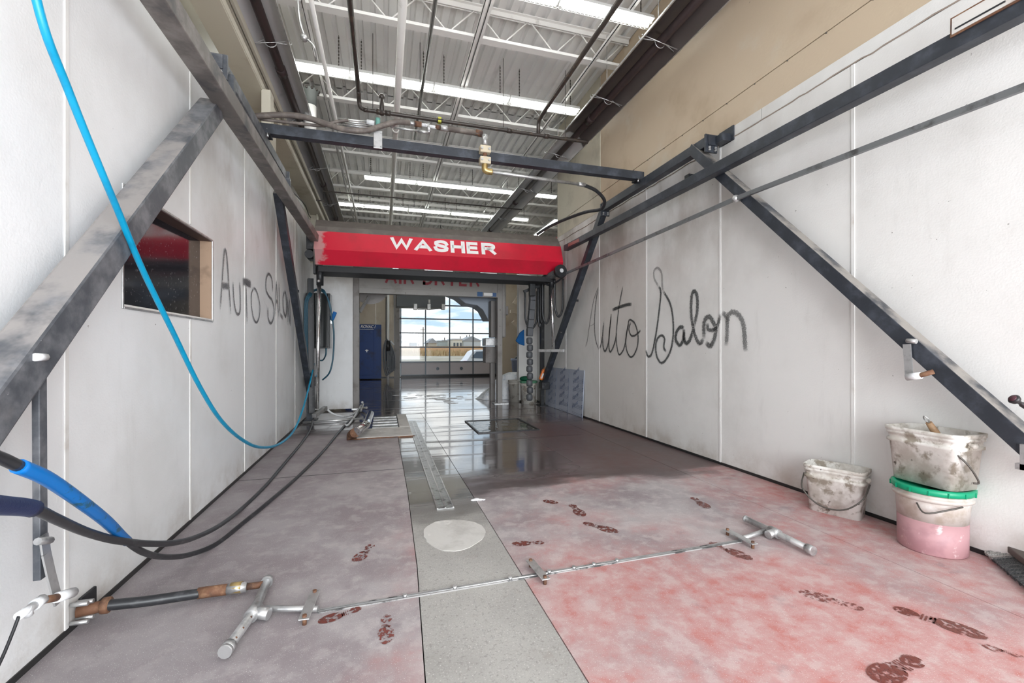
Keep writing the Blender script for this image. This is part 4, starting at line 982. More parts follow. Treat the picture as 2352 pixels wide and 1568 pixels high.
def round_pail(c, r, h_, mat, lab, cat='pail', lid=None, two=None, liquid=None):
    t = thing('round_pail', lab, cat, c); x, y, z = c
    z1 = h_ * (liquid or 0)
    if liquid:
        MB().lathe(c, [(r * .90, 0), (r * .93, h_ * .02), (r * (.9 + .08 * liquid), z1)], 32).build('stained_lower_wall', two, t)
        MB().lathe(c, [(r * (.9 + .08 * liquid), z1), (r * .985, h_ * .8), (r * .985, h_ * .82), (r * 1.07, h_ * .83), (r * 1.07, h_ * .88), (r * 1.0, h_ * .885), (r * 1.0, h_ * .93), (r * 1.05, h_ * .94), (r * 1.05, h_ * .97), (r * .9, h_ * .97)], 32).build('pail_wall', mat, t)
    else:
        MB().lathe(c, [(r * .90, 0), (r * .985, h_ * .8), (r * 1.05, h_ * .82), (r * 1.05, h_ * .86), (r, h_ * .87), (r, h_ * .93), (r * 1.05, h_ * .94), (r * 1.05, h_), (r * .96, h_), (r * .9, h_ * .3), (0, h_ * .3)], 32).build('pail_wall', mat, t)
    if lid:
        l_ = MB().lathe((x, y, z + h_ * .93), [(r * 1.06, 0), (r * 1.11, .008), (r * 1.11, h_ * .085), (r * 1.06, h_ * .10), (r * .98, h_ * .10), (r * .96, h_ * .06), (0, h_ * .06)], 32).build('lid', lid, t)
        for k in range(14):
            a = k * math.pi / 7; MB().beam((x + r * 1.11 * math.cos(a), y + r * 1.11 * math.sin(a), z + h_ * .94), (x + r * 1.11 * math.cos(a), y + r * 1.11 * math.sin(a), z + h_ * 1.01), .006, .006).build('lid_rib', lid, l_)
    return t
p_ = aZ(1206, 925); ph = .39
round_pail((p_.x + .05, 7.62, 0), .145, .40, PAIL_W, 'white round pail behind the drag chain', lid=M('green_pail_rim', (.12, .33, .2), .5))
p2_ = aZ(1190, 908); round_pail((2.40, 7.98, 0), .13, .40, M('grey_dirty_pail', (.42, .40, .36), .5, layers=[((.2, .18, .15), 9, .5, .65)]), 'grey dirty pail behind the white one at the dryer post')
c = aY(1200, 868, 7.35)
MB().ball((p_.x - .0, 7.62, .45), .12, 14, (1.0, .9, .42)).solo('green_rag', DARKGREEN, 'dark green rag heaped on the white pail', 'rag')
c = aY(1197, 775, 7.78)
mb = MB(); V = [(c.x + a, 7.74 + b_, c.z + d_) for b_ in (0, .05) for a, d_ in ((.06, .13), (-.02, .08), (-.10, -.06), (-.03, -.12), (.07, -.14))]
mb.prism([(.06, .15), (-.02, .09), (-.10, -.06), (-.03, -.12), (.07, -.15)], lambda p, a: (c.x + p[0], a, c.z + p[1]), 7.78, 7.83).solo('blue_cloth', CLOTHB, 'bright blue cloth hanging at the edge of the right partition', 'cloth', bevel=.008)
c = aY(1247, 858, 7.1)
t = thing('orange_bottle', 'orange bottle standing behind the foot of the right rear leg', 'bottle', aY(1243, 876, 7.1))
MB().beam(aY(1241, 872, 7.1), aY(1250, 848, 7.1), .07, .06).build('bottle_body', ORANGE, t, .015); MB().beam(aY(1250, 848, 7.1), aY(1252, 843, 7.1), .03, .03).build('bottle_neck', WOOD, t); MB().beam(aY(1243, 869, 7.06), aY(1248, 857, 7.06), .03, .02).build('bottle_label', LETTER, t)
t = thing('post_shelf', 'small black shelf box on the foot of the right rear post', 'box', (2.62, 7.12, .35))
MB().box(2.60, 2.74, 7.05, 7.22, .30, .42).build('box_body', BLACK, t, .006)

# insulation sheet leaning on the right wall
A_, B_ = aZ(1337, 958), aZ(1253, 925)
sh = thing('insulation_sheet', 'blue-grey printed insulation sheet leaning against the right wall', 'sheet', ((A_.x + B_.x) / 2, (A_.y + B_.y) / 2, 0))
bl, br = Vector((2.73, B_.y, .002)), Vector((2.73, A_.y, .002))
hA, hB = .80, .79
A0 = Vector((2.745, aX(1337, 958, 2.745).y, .003)); B0 = Vector((2.745, aX(1252, 930, 2.745).y, .003))
up_ = Vector((.03, 0, .62)); AT = A0 + up_ ; BT = B0 + up_ * 1.03
BTc = B0 + (A0 - B0) * .0 + up_ * 1.0
th = Vector((.012, 0, 0))
ht = (aX(1335, 850, 2.77).z)
AT = Vector((2.775, A0.y, ht)); BT = Vector((2.775, B0.y, aX(1262, 843, 2.77).z))
MB().add([A0, B0, BT, AT, A0 + th, B0 + th, BT + th, AT + th], [(0, 1, 2, 3), (7, 6, 5, 4), (0, 4, 5, 1), (2, 6, 7, 3), (0, 3, 7, 4), (1, 5, 6, 2)]).build('foam_board', SHEET, sh)
yv = (A0 - B0); zv = (BT - B0); W_ = yv.length; H_ = zv.length; yv.normalize(); zvn = zv.normalized()
pr = MB()
for ci in range(3):
    for ri in range(5):
        o_ = B0 + yv * (W_ * (.10 + .34 * ci)) + zvn * (H_ * (.06 + .185 * ri + .03 * ci)) + Vector((-.004, 0, 0))
        if ri * 1.0 * H_ * .185 + .2 * H_ > H_ * 1.05: continue
        dv = (yv * .86 + zvn * .5).normalized(); nvv = (zvn * .86 - yv * .5).normalized()
        tm = text_mb('Kpng', o_, dv, nvv, W_ * .15, .052, .002, .0, .2); pr.add(tm.v, tm.f)
        for q_ in range(3):
            s0 = o_ + yv * (-.02) + zvn * (-.035 - q_ * .022); pr.beam(s0, s0 + yv * W_ * .20 - zvn * .015, .001, .004)
            pr.beam(s0 + yv * W_ * .21, s0 + yv * W_ * .235, .002, .012)
for q_ in (.32, .66): pr.beam(B0 + yv * W_ * q_ + Vector((-.003, 0, 0)), B0 + yv * W_ * q_ + zvn * H_ * .98 + Vector((-.003, 0, 0)), .001, .003)
pr.build('film_print', SHEETINK, sh)

# ================================================================== OUTSIDE
gz = -.25
og = struct('ground_outside'); MB().box(-60, 160, YB + .2, 76, gz - .2, gz).build('lot', M('pale_lot', (.42, .37, .28), .85, layers=[((.55, .52, .46), .12, .45, .65), ((.3, .27, .2), .6, .5, .7)]), og)
MB().box(-60, 160, 76, 400, gz - .2, gz + .02).build('field', M('dry_field', (.42, .27, .13), .9), og)
MB().box(-60, 160, YB + .14, YB + .5, gz - .2, 0).build('door_apron', CONC, og)
mb = MB(); random.seed(5)
for k in range(2600):
    x = random.uniform(-8, 45); y = random.uniform(72, 78); h_ = random.uniform(.9, 1.3); w_ = random.uniform(.03, .09)
    mb.add([(x - w_, y, gz), (x + w_, y, gz), (x + random.uniform(-.25, .25), y, gz + h_)], [(0, 1, 2)])
mb.solo('dry_grass', M('dry_reeds', (.55, .40, .22), .9, layers=[((.35, .22, .10), .8, .45, .6)]), 'tall dry grass bordering the lot outside', 'grass', kind='stuff')
mb = MB().prism([(100, gz), (104, 1.5), (112, 1.5), (116, gz)], lambda p, a: (a, p[0], p[1]), -20, 80); mb.solo('earth_bank', M('orange_earth', (.45, .25, .12), .9), 'low orange-brown earth bank beyond the dry grass', 'bank')
def bld(x0, x1, y0, y1, Y, mat, lab, gable=False):
    a, b_ = aY(x0, y1, Y), aY(x1, y0, Y); t = thing('industrial_building', lab, 'building', (a.x, Y, gz), 'low buildings on the horizon')
    MB().box(a.x, b_.x, Y, Y + 10, gz, b_.z).build('wall', mat, t)
    if gable: MB().prism([(a.x - .5, b_.z), ((a.x + b_.x) / 2, b_.z + 1.4), (b_.x + .5, b_.z)], lambda p, q: (p[0], q, p[1]), Y - .2, Y + 10).build('roof', M('grey_roof', (.35, .36, .38), .6), t)
    else: MB().box(a.x - .2, b_.x + .2, Y - .2, Y + 10, b_.z, b_.z + .3).build('roof', GALV, t)
    n = 3 if 'openings' in lab else 0
    for k in range(n):
        xc = a.x + (b_.x - a.x) * (k + .5) / n; ww_ = (b_.x - a.x) / n * .28
        MB().box(xc - ww_, xc + ww_, Y - .1, Y, gz + 1.5, gz + 1.5 + (b_.z - gz) * .35).build('window', DOORF, t)
WB = M('white_shed', (.72, .74, .76), .6)
bld(915, 940, 785, 800, 120, WB, 'white shed at the left of the horizon'); bld(941, 958, 788, 800, 125, M('slate_shed', (.25, .30, .36), .6), 'dark slate shed right of the white shed')
bld(984, 1003, 788, 800, 122, M('tan_shed', (.5, .46, .38), .6), 'tan shed with gable roof near the middle', True); bld(1006, 1040, 784, 800, 130, M('green_grey_shed', (.55, .60, .58), .6), 'long pale green-grey hall', False)
bld(1040, 1062, 780, 800, 118, M('cream_shed', (.74, .72, .62), .6), 'cream block hall with dark openings'); bld(1064, 1104, 783, 800, 125, M('grey_hall', (.56, .60, .62), .6), 'grey hall with sloping roof at the right', True)
def tree(px, py, Y, h_):
    b0 = aY(px, 800, Y); b0.z = gz; mb = MB(); random.seed(px)
    def br(p, d, l, r, k):
        q = p + d * l; mb.cyl(p, q, r, 5, r * .6)
        if k == 0: return
        for _ in range(3):
            nd_ = (d + Vector((random.uniform(-.8, .8), random.uniform(-.5, .5), random.uniform(-.1, .4)))).normalized(); br(q, nd_, l * .68, r * .6, k - 1)
    br(b0, Vector((0, 0, 1)), h_ * .36, h_ * .022, 5)
    mb.solo('bare_tree', M('bare_bark', (.20, .17, .15), .9) if 'bare_bark' not in bpy.data.materials else bpy.data.materials['bare_bark'], f'bare leafless tree on the horizon {"left" if px < 950 else "right"} of the pair', 'tree', 'bare trees on the horizon')
tree(930, 770, 165, 6.6); tree(962, 773, 150, 6.0)
for i, (px, py) in enumerate(((972, 751), (1057, 772), (1072, 770), (1078, 768), (1021, 775))):
    a = aY(px, py, 140); MB().cyl((a.x, 140, gz), (a.x, 140, a.z), .16, 6).box(a.x - .9, a.x + .9, 139.9, 140.1, a.z - .9, a.z - .75).solo('utility_pole', M('pole_wood', (.16, .13, .11), .9) if i == 0 else bpy.data.materials['pole_wood'], ['tall utility pole between the two bare trees and the middle stile', 'short utility pole behind the cream hall', 'utility pole left of the pair at the right', 'utility pole at the far right of the horizon', 'thin utility pole over the tan shed'][i], 'pole', 'utility poles on the horizon')
# parked car
cx0, cY = 3.55, 20.0
car = thing('parked_car', 'white car parked outside behind the far glass door', 'car', (cx0 + 1.9, cY + .7, gz))
CARP = M('white_car_paint', (.72, .75, .80), .25); CARG = M('car_glass', (.10, .14, .2), .1)
body = [(0, .32), (.02, .62), (.14, .70), (.42, 1.10), (.60, 1.18), (1.6, 1.20), (2.1, 1.08), (2.65, .78), (3.5, .68), (3.75, .52), (3.78, .30), (3.4, .22), (.2, .22)]
MB().prism(body, lambda p, a: (cx0 + p[0], a, gz + p[1]), cY, cY + 1.45).build('body', CARP, car, .04)
MB().prism([(.34, .80), (.58, 1.10), (.95, 1.12), (.95, .78)], lambda p, a: (cx0 + p[0], a, gz + p[1]), cY - .006, cY + .01).build('window', CARG, car)
MB().prism([(1.0, .78), (1.0, 1.12), (1.6, 1.12), (2.0, 1.02), (2.3, .80)], lambda p, a: (cx0 + p[0], a, gz + p[1]), cY - .006, cY + .01).build('window', CARG, car)
MB().box(cx0 - .01, cx0 + .15, cY - .01, cY + .2, gz + .60, gz + .68).build('tail_light', M('red_tail_light', (.5, .01, .02), .3), car, .01)
for x in (.72, 3.0): MB().cyl((cx0 + x, cY - .02, gz + .27), (cx0 + x, cY + .2, gz + .27), .27, 24).build('wheel', RUBBER, car)

# ================================================================== FLOOR THINGS
# trench drain
a0, a1, b0, b1 = aZ(1004, 1171), aZ(1042, 1166), aZ(937.6, 967), aZ(954, 967)
tx0, tx1, ty0, ty1 = (a0.x + b0.x) / 2, (a1.x + b1.x) / 2, a1.y, b1.y
td = thing('trench_drain', 'long narrow steel slot drain running down the concrete strip', 'drain', ((tx0 + tx1) / 2, (ty0 + ty1) / 2, 0))
MB().box(tx0, tx1, ty0, ty1, .0, .0015).build('channel_bed', DARKGAP, td)
xm = (tx0 + tx1) / 2
for x in (tx0, xm, tx1): MB().box(x - .0045, x + .0045, ty0, ty1, 0, .007).build('drain_rail', STEEL_FLOOR, td)
for hx in ((tx0, xm), (xm, tx1)):
    y = ty0 + .008; mb = MB()
    while y < ty1 - .01: mb.box(hx[0] + .004, hx[1] - .004, y, y + .009, .001, .0055); y += .020
    mb.build('drain_slat', STEEL_FLOOR, td, kind='stuff')
MB().box(tx0 - .004, tx1 + .004, ty0 - .006, ty0, 0, .006).build('end_lip', STEEL_FLOOR, td)
# right sump opening
q = [aZ(1078, 968), aZ(1196, 962), aZ(1229, 989), aZ(1094, 995)]
x0_, x1_ = (q[0].x + q[3].x) / 2, (q[1].x + q[2].x) / 2; y0_, y1_ = q[3].y, q[1].y
sp = thing('floor_sump', 'dark water-filled rectangular floor pit right of the slot drain', 'floor pit', ((x0_ + x1_) / 2, (y0_ + y1_) / 2, 0))
WATER = M('dark_pit_water', (.045, .035, .025), .06, spec=.6, layers=[((.10, .09, .07), 2, .45, .65)], bump=(5, .35, .02))
MB().box(x0_, x1_, y0_, y1_, 0, .004).build('pit_water', WATER, sp)
for bb in ((x0_ - .02, x1_ + .02, y0_ - .02, y0_, 0, .012), (x0_ - .02, x1_ + .02, y1_, y1_ + .02, 0, .012), (x0_ - .02, x0_, y0_, y1_, 0, .012), (x1_, x1_ + .02, y0_, y1_, 0, .012)): MB().box(*bb).build('pit_rim', BLACK, sp)
# left sump: plate, slots, elbow pipe
q = [aZ(803, 1010), aZ(955, 1004), aZ(912, 962), aZ(850, 964)]
ls = thing('pit_cover', 'concrete pit cover with slotted grate left of the slot drain', 'pit cover', ((q[0].x + q[1].x) / 2, (q[0].y + q[3].y) / 2, 0))
X0, X1, Y0, Y1 = q[0].x, q[1].x - .03, q[0].y, q[2].y
YG = Y0 + (Y1 - Y0) * .42
MB().box(X0, X1, Y0, YG, 0, .018).build('cover_slab', CONC, ls, .004)
MB().box(X0 + .22, X1 - .02, YG, Y1 + .3, 0, .004).build('grate_pit', DARKGAP, ls)
for k in range(5):
    y = YG + .02 + k * (Y1 + .3 - YG) / 5; MB().box(X0 + .22, X1 - .14, y, y + .075, .004, .020).build('grate_bar', GALV, ls, .003)
MB().box(X1 - .13, X1 - .0, YG, Y1 + .3, 0, .022).build('broken_edge', CONC, ls, .006)
MB().box(X0, X1 + .02, Y0 - .012, Y0, 0, .012).build('edge_angle', RUST, ls)
ep = thing('elbow_pipe', 'shiny bent metal pipe lying on the pit cover, rusty end to the camera', 'pipe', aZ(812, 1008))
e0, e1, e2, e3 = aZ(808, 1006, .02), aZ(818, 992, .10), aZ(841, 975, .12), aZ(851, 950, .12)
MB().tube(catmull([(e0.x, e0.y, .0), (e0.x, e0.y + .02, .05), (e1.x - .01, e1.y, .095)], 5), .052, 16).build('rusty_elbow', RUST, ep)
MB().tube([e1, e2, e3], .045, 16).build('pipe_run', CHROME, ep)
e4 = aZ(695, 973); e5 = aZ(835, 966)
MB().cyl((e4.x, e4.y, .016), (e5.x, e5.y, .03), .014, 10).solo('floor_pipe', GALV, 'thin steel pipe lying across the floor by the left wall', 'pipe')
t = thing('floor_valve', 'small metal valve fittings at the foot of the left dryer post', 'valve', aZ(832, 940))
MB().cyl(aZ(829, 943, .05), aZ(834, 928, .12), .016, 8).build('valve_body', GALV, t); MB().cyl(aZ(826, 938, .02), aZ(842, 936, .06), .018, 8).build('valve_arm', GALV, t); MB().ball(aZ(832, 924, .12), .022, 8).build('valve_knob', SPRAYW, t)

# hose across the bay from the ceiling
XH = -.90
hose('blue_air_hose', [aX(72, -60, -.875), aX(84, 0, -.875), aX(110, 90, -.875), aX(150, 190, XH + .02), aX(200, 315, XH + .02), aX(270, 482, XH + .02), aX(330, 625, XH), aX(400, 768, XH), aX(460, 890, XH), aX(510, 968, XH), aX(560, 1012, XH), aX(600, 1027, XH), aX(640, 1020, XH), aX(672, 993, XH), aX(692, 950, XH), aX(708, 895, XH - .02), aX(722, 835, XH - .04)], .0108, BLUE, 'long bright blue hose sagging from the ceiling along the left wall', n=14)
bh = thing('pressure_hose', 'black pressure hose with bright blue sleeve curving over the left floor', 'hose', aZ(500, 1260))
pA = [aD(-60, 1030, .80), aD(0, 1051, .86), aD(42, 1070, .90), aD(110, 1100, .98), aD(190, 1155, 1.12), aD(245, 1198, 1.28), aD(292, 1243, 1.48), aD(335, 1270, 1.66), aD(385, 1279, 1.86), aD(440, 1272, 2.06), aD(500, 1247, 2.24), aZ(560, 1199, .012), aZ(620, 1150, .012), aZ(690, 1089, .012), aZ(745, 1033, .012), aZ(790, 978, .012), aZ(815, 955, .02), aZ(828, 940, .05)]
cm = catmull(pA, 6); k1, k2 = 12, 36
MB().tube(cm[:k1 + 1], .0115, 12).build('hose_run', RUBBER, bh); MB().tube(cm[k1:k2 + 1], .0150, 14).build('blue_sleeve', BLUE2, bh); MB().tube(cm[k2:], .0115, 12).build('hose_run', RUBBER, bh)
nh = thing('pressure_hose', 'black pressure hose with navy grip, the upper one at the left wall', 'hose', aZ(450, 1240))
pB = [aD(-60, 1152, .74), aD(0, 1160, .82), aD(76, 1168, .93), aD(130, 1192, 1.03), aD(200, 1222, 1.2), aD(270, 1241, 1.38), aD(340, 1248, 1.58), aD(400, 1246, 1.78), aD(450, 1233, 2.0), aD(505, 1206, 2.3), aZ(555, 1168, .012), aZ(610, 1115, .012), aZ(655, 1062, .012), aZ(690, 1020, .012), aZ(710, 990, .03), aZ(718, 966, .10)]
cm = catmull(pB, 6)
MB().tube(cm[:13], .0175, 14).build('navy_grip', NAVY, nh); MB().tube(cm[12:], .0115, 12).build('hose_run', RUBBER, nh)
hose('white_tube', [aZ(748, 937, .16), aZ(765, 950, .08), aZ(790, 956, .03), aZ(812, 950, .03), aZ(828, 935, .06)], .014, SPRAYW, 'white tube sagging between the left chrome leg and the floor valve')
hose('white_tube', [aZ(829, 930, .05), aZ(815, 955, .03), aZ(800, 975, .016), aZ(792, 975, .016)], .014, SPRAYW, 'white tube end at the floor valve by the dryer post')

# lower left steel leg with strap and nozzle
XS = -.93
sg_ = thing('spray_bracket', 'dark hanging steel bar with bent grey strap and white nozzle at far left', 'bracket', aX(92, 1330, XS))
a, b_ = aX(90, 815, XS), aX(93, 1328, XS)
MB().beam(a, b_, .018, .030, (0, 1, 0)).build('steel_bar', BEAM, sg_, .002)
MB().cyl(aX(80, 820, XS + .03), aX(104, 820, XS + .03), .011, 8).build('bolt', SPRAYW, sg_)
st = [aX(100, 1228, XS + .02), aX(106, 1270, XS + .025), aX(116, 1315, XS + .03), aX(134, 1385, XS + .04)]
mb = MB()
for p, q2 in zip(st, st[1:]): mb.beam(p, q2, .030, .005, (1, 0, 0))
mb.build('bent_strap', GALV, sg_)
MB().cyl(aX(86, 1243, XS + .03), aX(116, 1240, XS + .03), .010, 8).build('bolt', GALV, sg_)
XN = XS + .06
for a, b_, r_, mt in (((168, 1360), (130, 1372), .014, SPRAYW), ((130, 1372), (98, 1378), .010, RUST), ((98, 1376), (78, 1390), .014, SPRAYW), ((78, 1390), (42, 1415), .0105, SPRAYW), ((60, 1398), (66, 1412), .010, SPRAYW)):
    MB().cyl(aX(*a, XN), aX(*b_, XN), r_, 10).build('nozzle_fitting', mt, sg_)
MB().tube(catmull([aX(43, 1415, XN), aX(30, 1450, XN), aX(5, 1510, XN), aX(-30, 1580, XN)], 5), .004, 6).build('thin_cable', BLACK, sg_)

# wash bar on the floor
wbr = thing('floor_wash_bar', 'grey pipe wash bar with T-shaped spray heads across the floor', 'spray bar', aZ(1200, 1310))
L0, L1 = aZ(598, 1411), aZ(1770, 1224); g0, g1 = aZ(730, 1405), aZ(1700, 1243)
z_ = .014
MB().cyl((L0.x, L0.y, .022), (g0.x, g0.y, .012), .0115, 10).build('feed_pipe', GALV, wbr)
MB().cyl((g1.x, g1.y, .012), (L1.x, L1.y, .024), .0115, 10).build('feed_pipe', GALV, wbr)
MB().beam((g0.x, g0.y, .001), (g1.x, g1.y, .001), .020, .002).build('groove', DARKGAP, wbr)
MB().cyl((g0.x, g0.y, .002), (g1.x, g1.y, .0015), .005, 8).build('sunk_pipe', GALV, wbr)
dv = (g1 - g0).normalized()
sd = Vector((-dv.y, dv.x, 0))
for s_ in (-1, 1):
    a, b_ = g0 + sd * s_ * .011, g1 + sd * s_ * .011
    MB().beam((a.x, a.y, .002), (b_.x, b_.y, .002), .004, .005).build('groove_edge', M('grey_sealant', (.36, .35, .345), .6, layers=[((.06, .06, .06), 5, .52, .60)]) if s_ < 0 else bpy.data.materials['grey_sealant'], wbr)
for k, f in enumerate((.16, .26, .38, .47, .53, .58, .64)):
    c = g0 + (g1 - g0) * f; MB().cyl((c.x, c.y, .0), (c.x, c.y, .014), .009, 8).build('jet', GALV, wbr)
for (x0, y0, x1, y1) in ((725, 1370, 697, 1440), (1216, 1298, 1255, 1345), (1666, 1226, 1735, 1262)):
    p, q2 = aZ(x0, y0), aZ(x1, y1)
    pl = MB().beam((p.x, p.y, .026), (q2.x, q2.y, .026), .038, .005).build('strap_plate', GALV, wbr, .0024)
    for w2 in (p + (q2 - p) * .08, q2 + (p - q2) * .08): MB().cyl((w2.x, w2.y, .0), (w2.x, w2.y, .036), .008, 6).build('bolt', RUST, pl)
# left head
n0, n1, nc = aZ(612, 1338, .03), aZ(520, 1492, .03), aZ(583, 1405, .03)
h_ = MB().tube([n0, nc, n1], .0165, 14).build('spray_head', GALV, wbr)
for a, b_, r_ in ((n1, n1 + (n1 - nc).normalized() * .012, .0215), (n1 + (nc - n1) * .12, n1, .021), (nc - (n1 - nc).normalized() * .03, nc + (n1 - nc).normalized() * .03, .024), (nc, aZ(618, 1410, .024), .021), (n0 - Vector((.0, 0, 0)), n0 + (n0 - nc).normalized() * .022, .023)):
    MB().cyl(a, b_, r_, 12).build('coupling', GALV, h_)
for f in (.25, .55, .8):
    c = nc + (n1 - nc) * f; MB().cyl(c, c + Vector((.012, .0, .012)), .004, 6).build('jet', RUST, h_)
# right head
n0, n1, nc = aZ(1715, 1192, .03), aZ(1862, 1262, .03), aZ(1779, 1222, .03)
h_ = MB().tube([n0, nc, n1], .0165, 14).build('spray_head', GALV, wbr)
for a, b_, r_ in ((n1 + (nc - n1) * .1, n1 + (n1 - nc).normalized() * .016, .022), (nc - (n1 - nc).normalized() * .03, nc + (n1 - nc).normalized() * .03, .024), (nc, aZ(1764, 1228, .024), .021), (n0, n0 + (n0 - nc).normalized() * .012, .019)):
    MB().cyl(a, b_, r_, 12).build('coupling', GALV, h_)
for f in (-.7, -.2, .3, .7):
    c = nc + (n1 - nc) * abs(f) if f > 0 else nc + (n0 - nc) * abs(f); MB().cyl(c, c + Vector((-.004, -.012, .012)), .004, 6).build('jet', RUST, h_)
# supply hose with rusty coupling
sh_ = thing('supply_hose', 'short black hose with rusty coupling from wall valve to the wash bar', 'hose', aZ(400, 1380))
pts = [aZ(240, 1390, .06), aZ(330, 1381, .045), aZ(400, 1371, .035), aZ(460, 1362, .03)]
MB().tube(catmull(pts, 6), .019, 14).build('hose_run', RUBBER, sh_)
a, b_ = aZ(455, 1362, .03), aZ(522, 1353, .03); MB().cyl(a, b_, .0215, 14).build('rusty_sleeve', RUST, sh_)
MB().cyl(b_, aZ(568, 1347, .03), .021, 8).build('hex_fitting', GALV, sh_); MB().cyl(aZ(530, 1351, .03), aZ(556, 1348, .03), .0225, 14).build('brass_band', BRASS, sh_)
MB().cyl(aZ(566, 1347, .03), aZ(610, 1341, .03), .013, 10).build('nipple', RUST, sh_)
wv_ = thing('wall_valve', 'rusty pipe flange where the supply hose enters the left wall', 'valve', aX(215, 1410, XL + .03))
c = aX(214, 1392, XL + .02); MB().box(XL, XL + .012, c.y - .05, c.y + .04, .0, .095).build('mount_plate', BLACK, wv_, .004)
cc = aZ(240, 1390, .06); MB().cyl((XL + .01, cc.y - .02, .06), (cc.x, cc.y, .06), .020, 12).build('flange', RUST, wv_)
for dx, dz in ((.0, .05), (.0, -.03), (.03, .04), (.03, -.03)):
    MB().cyl((XL + .01, cc.y - .05 + dx, .06 + dz * .8), (XL + .06, cc.y - .05 + dx, .06 + dz * .8), .008, 6).build('bolt', GALV, wv_)
MB().lathe((cc.x + .005, cc.y, .06), [(.0, -.012), (.028, -.010), (.028, .010), (0, .012)], 16, axis=Matrix.Rotation(R(90), 3, 'Y')).build('flange_disc', RUST, wv_)

# ================================================================== PAILS AT RIGHT
def rect_pail(c, ax, ay, h_, mat, lab, yaw, bail):
    t = thing('rectangular_pail', lab, 'pail', c); rot = Matrix.Rotation(yaw, 3, 'Z')
    pr = [(ax * .86, 0), (ax * .96, h_ * .70), (ax * 1.03, h_ * .72), (ax * 1.03, h_ * .77), (ax * .98, h_ * .78), (ax * .99, h_ * .86), (ax * 1.04, h_ * .87), (ax * 1.04, h_ * .91), (ax * 1.02, h_ * .92), (ax * 1.06, h_ * .93), (ax * 1.07, h_), (ax * 1.0, h_), (ax * .84, .02), (0, .02)]
    MB().lathe(c, pr, 44, (ay / ax, .30), rot).build('pail_wall', mat, t)
    C = Vector(c)
    for s_ in (-1, 1):
        p = C + rot @ Vector((ax * 1.02 * s_, 0, h_ * .80)); MB().ball(p, .017, 8).build('bail_ear', mat, t)
    pts = [C + rot @ Vector(v) for v in bail]
    MB().tube(catmull(pts, 5), .0045, 6).build('bail_wire', DARKWIRE, t)
    return t
# small pail on the floor
c = aZ(1917, 1180); c = Vector((c.x + .045, c.y + .06, 0))
yw = R(-12)
c = aZ(1921, 1176)
rect_pail((c.x, c.y, 0), .150, .088, .285, PAIL_W2, 'small dirty white rectangular pail alone on the floor by the wall', R(-66), [(-.165, -.02, .21), (-.15, -.11, .14), (-.08, -.125, .07), (.0, -.13, .05), (.08, -.125, .07), (.15, -.10, .14), (.165, -.02, .21)])
# stack: round pail with green lid and rectangular one on top
c = aZ(2140, 1257)
PINK = M('pink_stained_plastic', (.46, .255, .27), .5, layers=[((.38, .20, .22), 7, .45, .65), ((.7, .55, .55), 14, .6, .72)])
CLEARP = M('milky_dirty_plastic', (.58, .52, .48), .45, layers=[((.45, .38, .32), 9, .45, .65), ((.7, .67, .64), 6, .55, .7)])
rp = round_pail((c.x, c.y, 0), .142, .315, CLEARP, 'round pail with pink contents and green lid, under the rectangular pail', lid=GREEN, two=PINK, liquid=.50)
MB().tube(catmull([(c.x - .14, c.y - .02, .245), (c.x - .165, c.y - .07, .215), (c.x - .10, c.y - .13, .245), (c.x - .05, c.y - .15, .26)], 5), .004, 6).build('bail_wire', DARKWIRE, rp)
tp_ = rect_pail((c.x + .012, c.y + .0, .326), .158, .108, .270, PAIL_W2, 'dirty white rectangular pail standing on the green lid', R(-92), [(.12, -.09, .20), (.17, -.06, .14), (.19, -.02, .06), (.175, -.03, .05)])
t = thing('brush_handle', 'wooden brush handle with wire loop sticking out of the upper pail', 'brush', (c.x, c.y, .36))
a, b_ = aD(2155, 1000, 2.0), aD(2130, 968, 2.02)
d2 = (aZ(2137, 1255).y)
dpt = c.x * SN + c.y * CS
a, b_ = aD(2162, 1012, dpt), aD(2133, 970, dpt)
MB().tube([a, a + (b_ - a) * .5, b_], [.014, .017, .013], 12).build('handle_grip', WOOD, t)
dd = (b_ - a).normalized(); MB().tube(catmull([b_, b_ + dd * .02 + Vector((0, .01, 0)), b_ + dd * .04, b_ + dd * .02 - Vector((0, .01, 0))], 4, True), .003, 6, closed=True).build('wire_loop', GALV, t)
MB().beam(a - dd * .10, a, .05, .012).build('brush_blade', GALV, t)
# floor brush
br_ = thing('floor_brush', 'wide push brush with black bristles lying at the right edge', 'brush', aZ(2320, 1330))
p0, p1 = aZ(2262, 1278), aZ(2400, 1400); dv = (p1 - p0).normalized(); sv = Vector((-dv.y, dv.x, 0))
if sv.x < 0: sv = -sv
L_ = (p1 - p0).length
mb = MB()
def brv(k0, k1, mat):
    mb = MB(); n = int((k1 - k0) * L_ / .007)
    for k in range(n):
        f = k0 + (k1 - k0) * k / n; c_ = p0 + dv * L_ * f; r_ = random.uniform(-.006, .006)
        mb.beam((c_.x + r_, c_.y + r_, .012 + random.uniform(0, .01)), (c_.x + sv.x * .11, c_.y + sv.y * .11, .055), .0075, .012)
    mb.build('bristle_row', mat, br_, kind='stuff')
brv(0, .16, BRISTLE_W); brv(.14, 1.1, BRISTLE)
q0, q1 = p0 + sv * .085 + dv * .03, p1 + sv * .085 + dv * .1
MB().beam((q0.x, q0.y, .065), (q1.x, q1.y, .065), .045, .030).build('brush_block', BRUSHBLK, br_, .004)
mm_ = q0 + (q1 - q0) * .32; MB().cyl((mm_.x, mm_.y, .075), (mm_.x + .30, mm_.y - .02, .5), .010, 10).build('brush_handle', BRUSHBLK, br_)
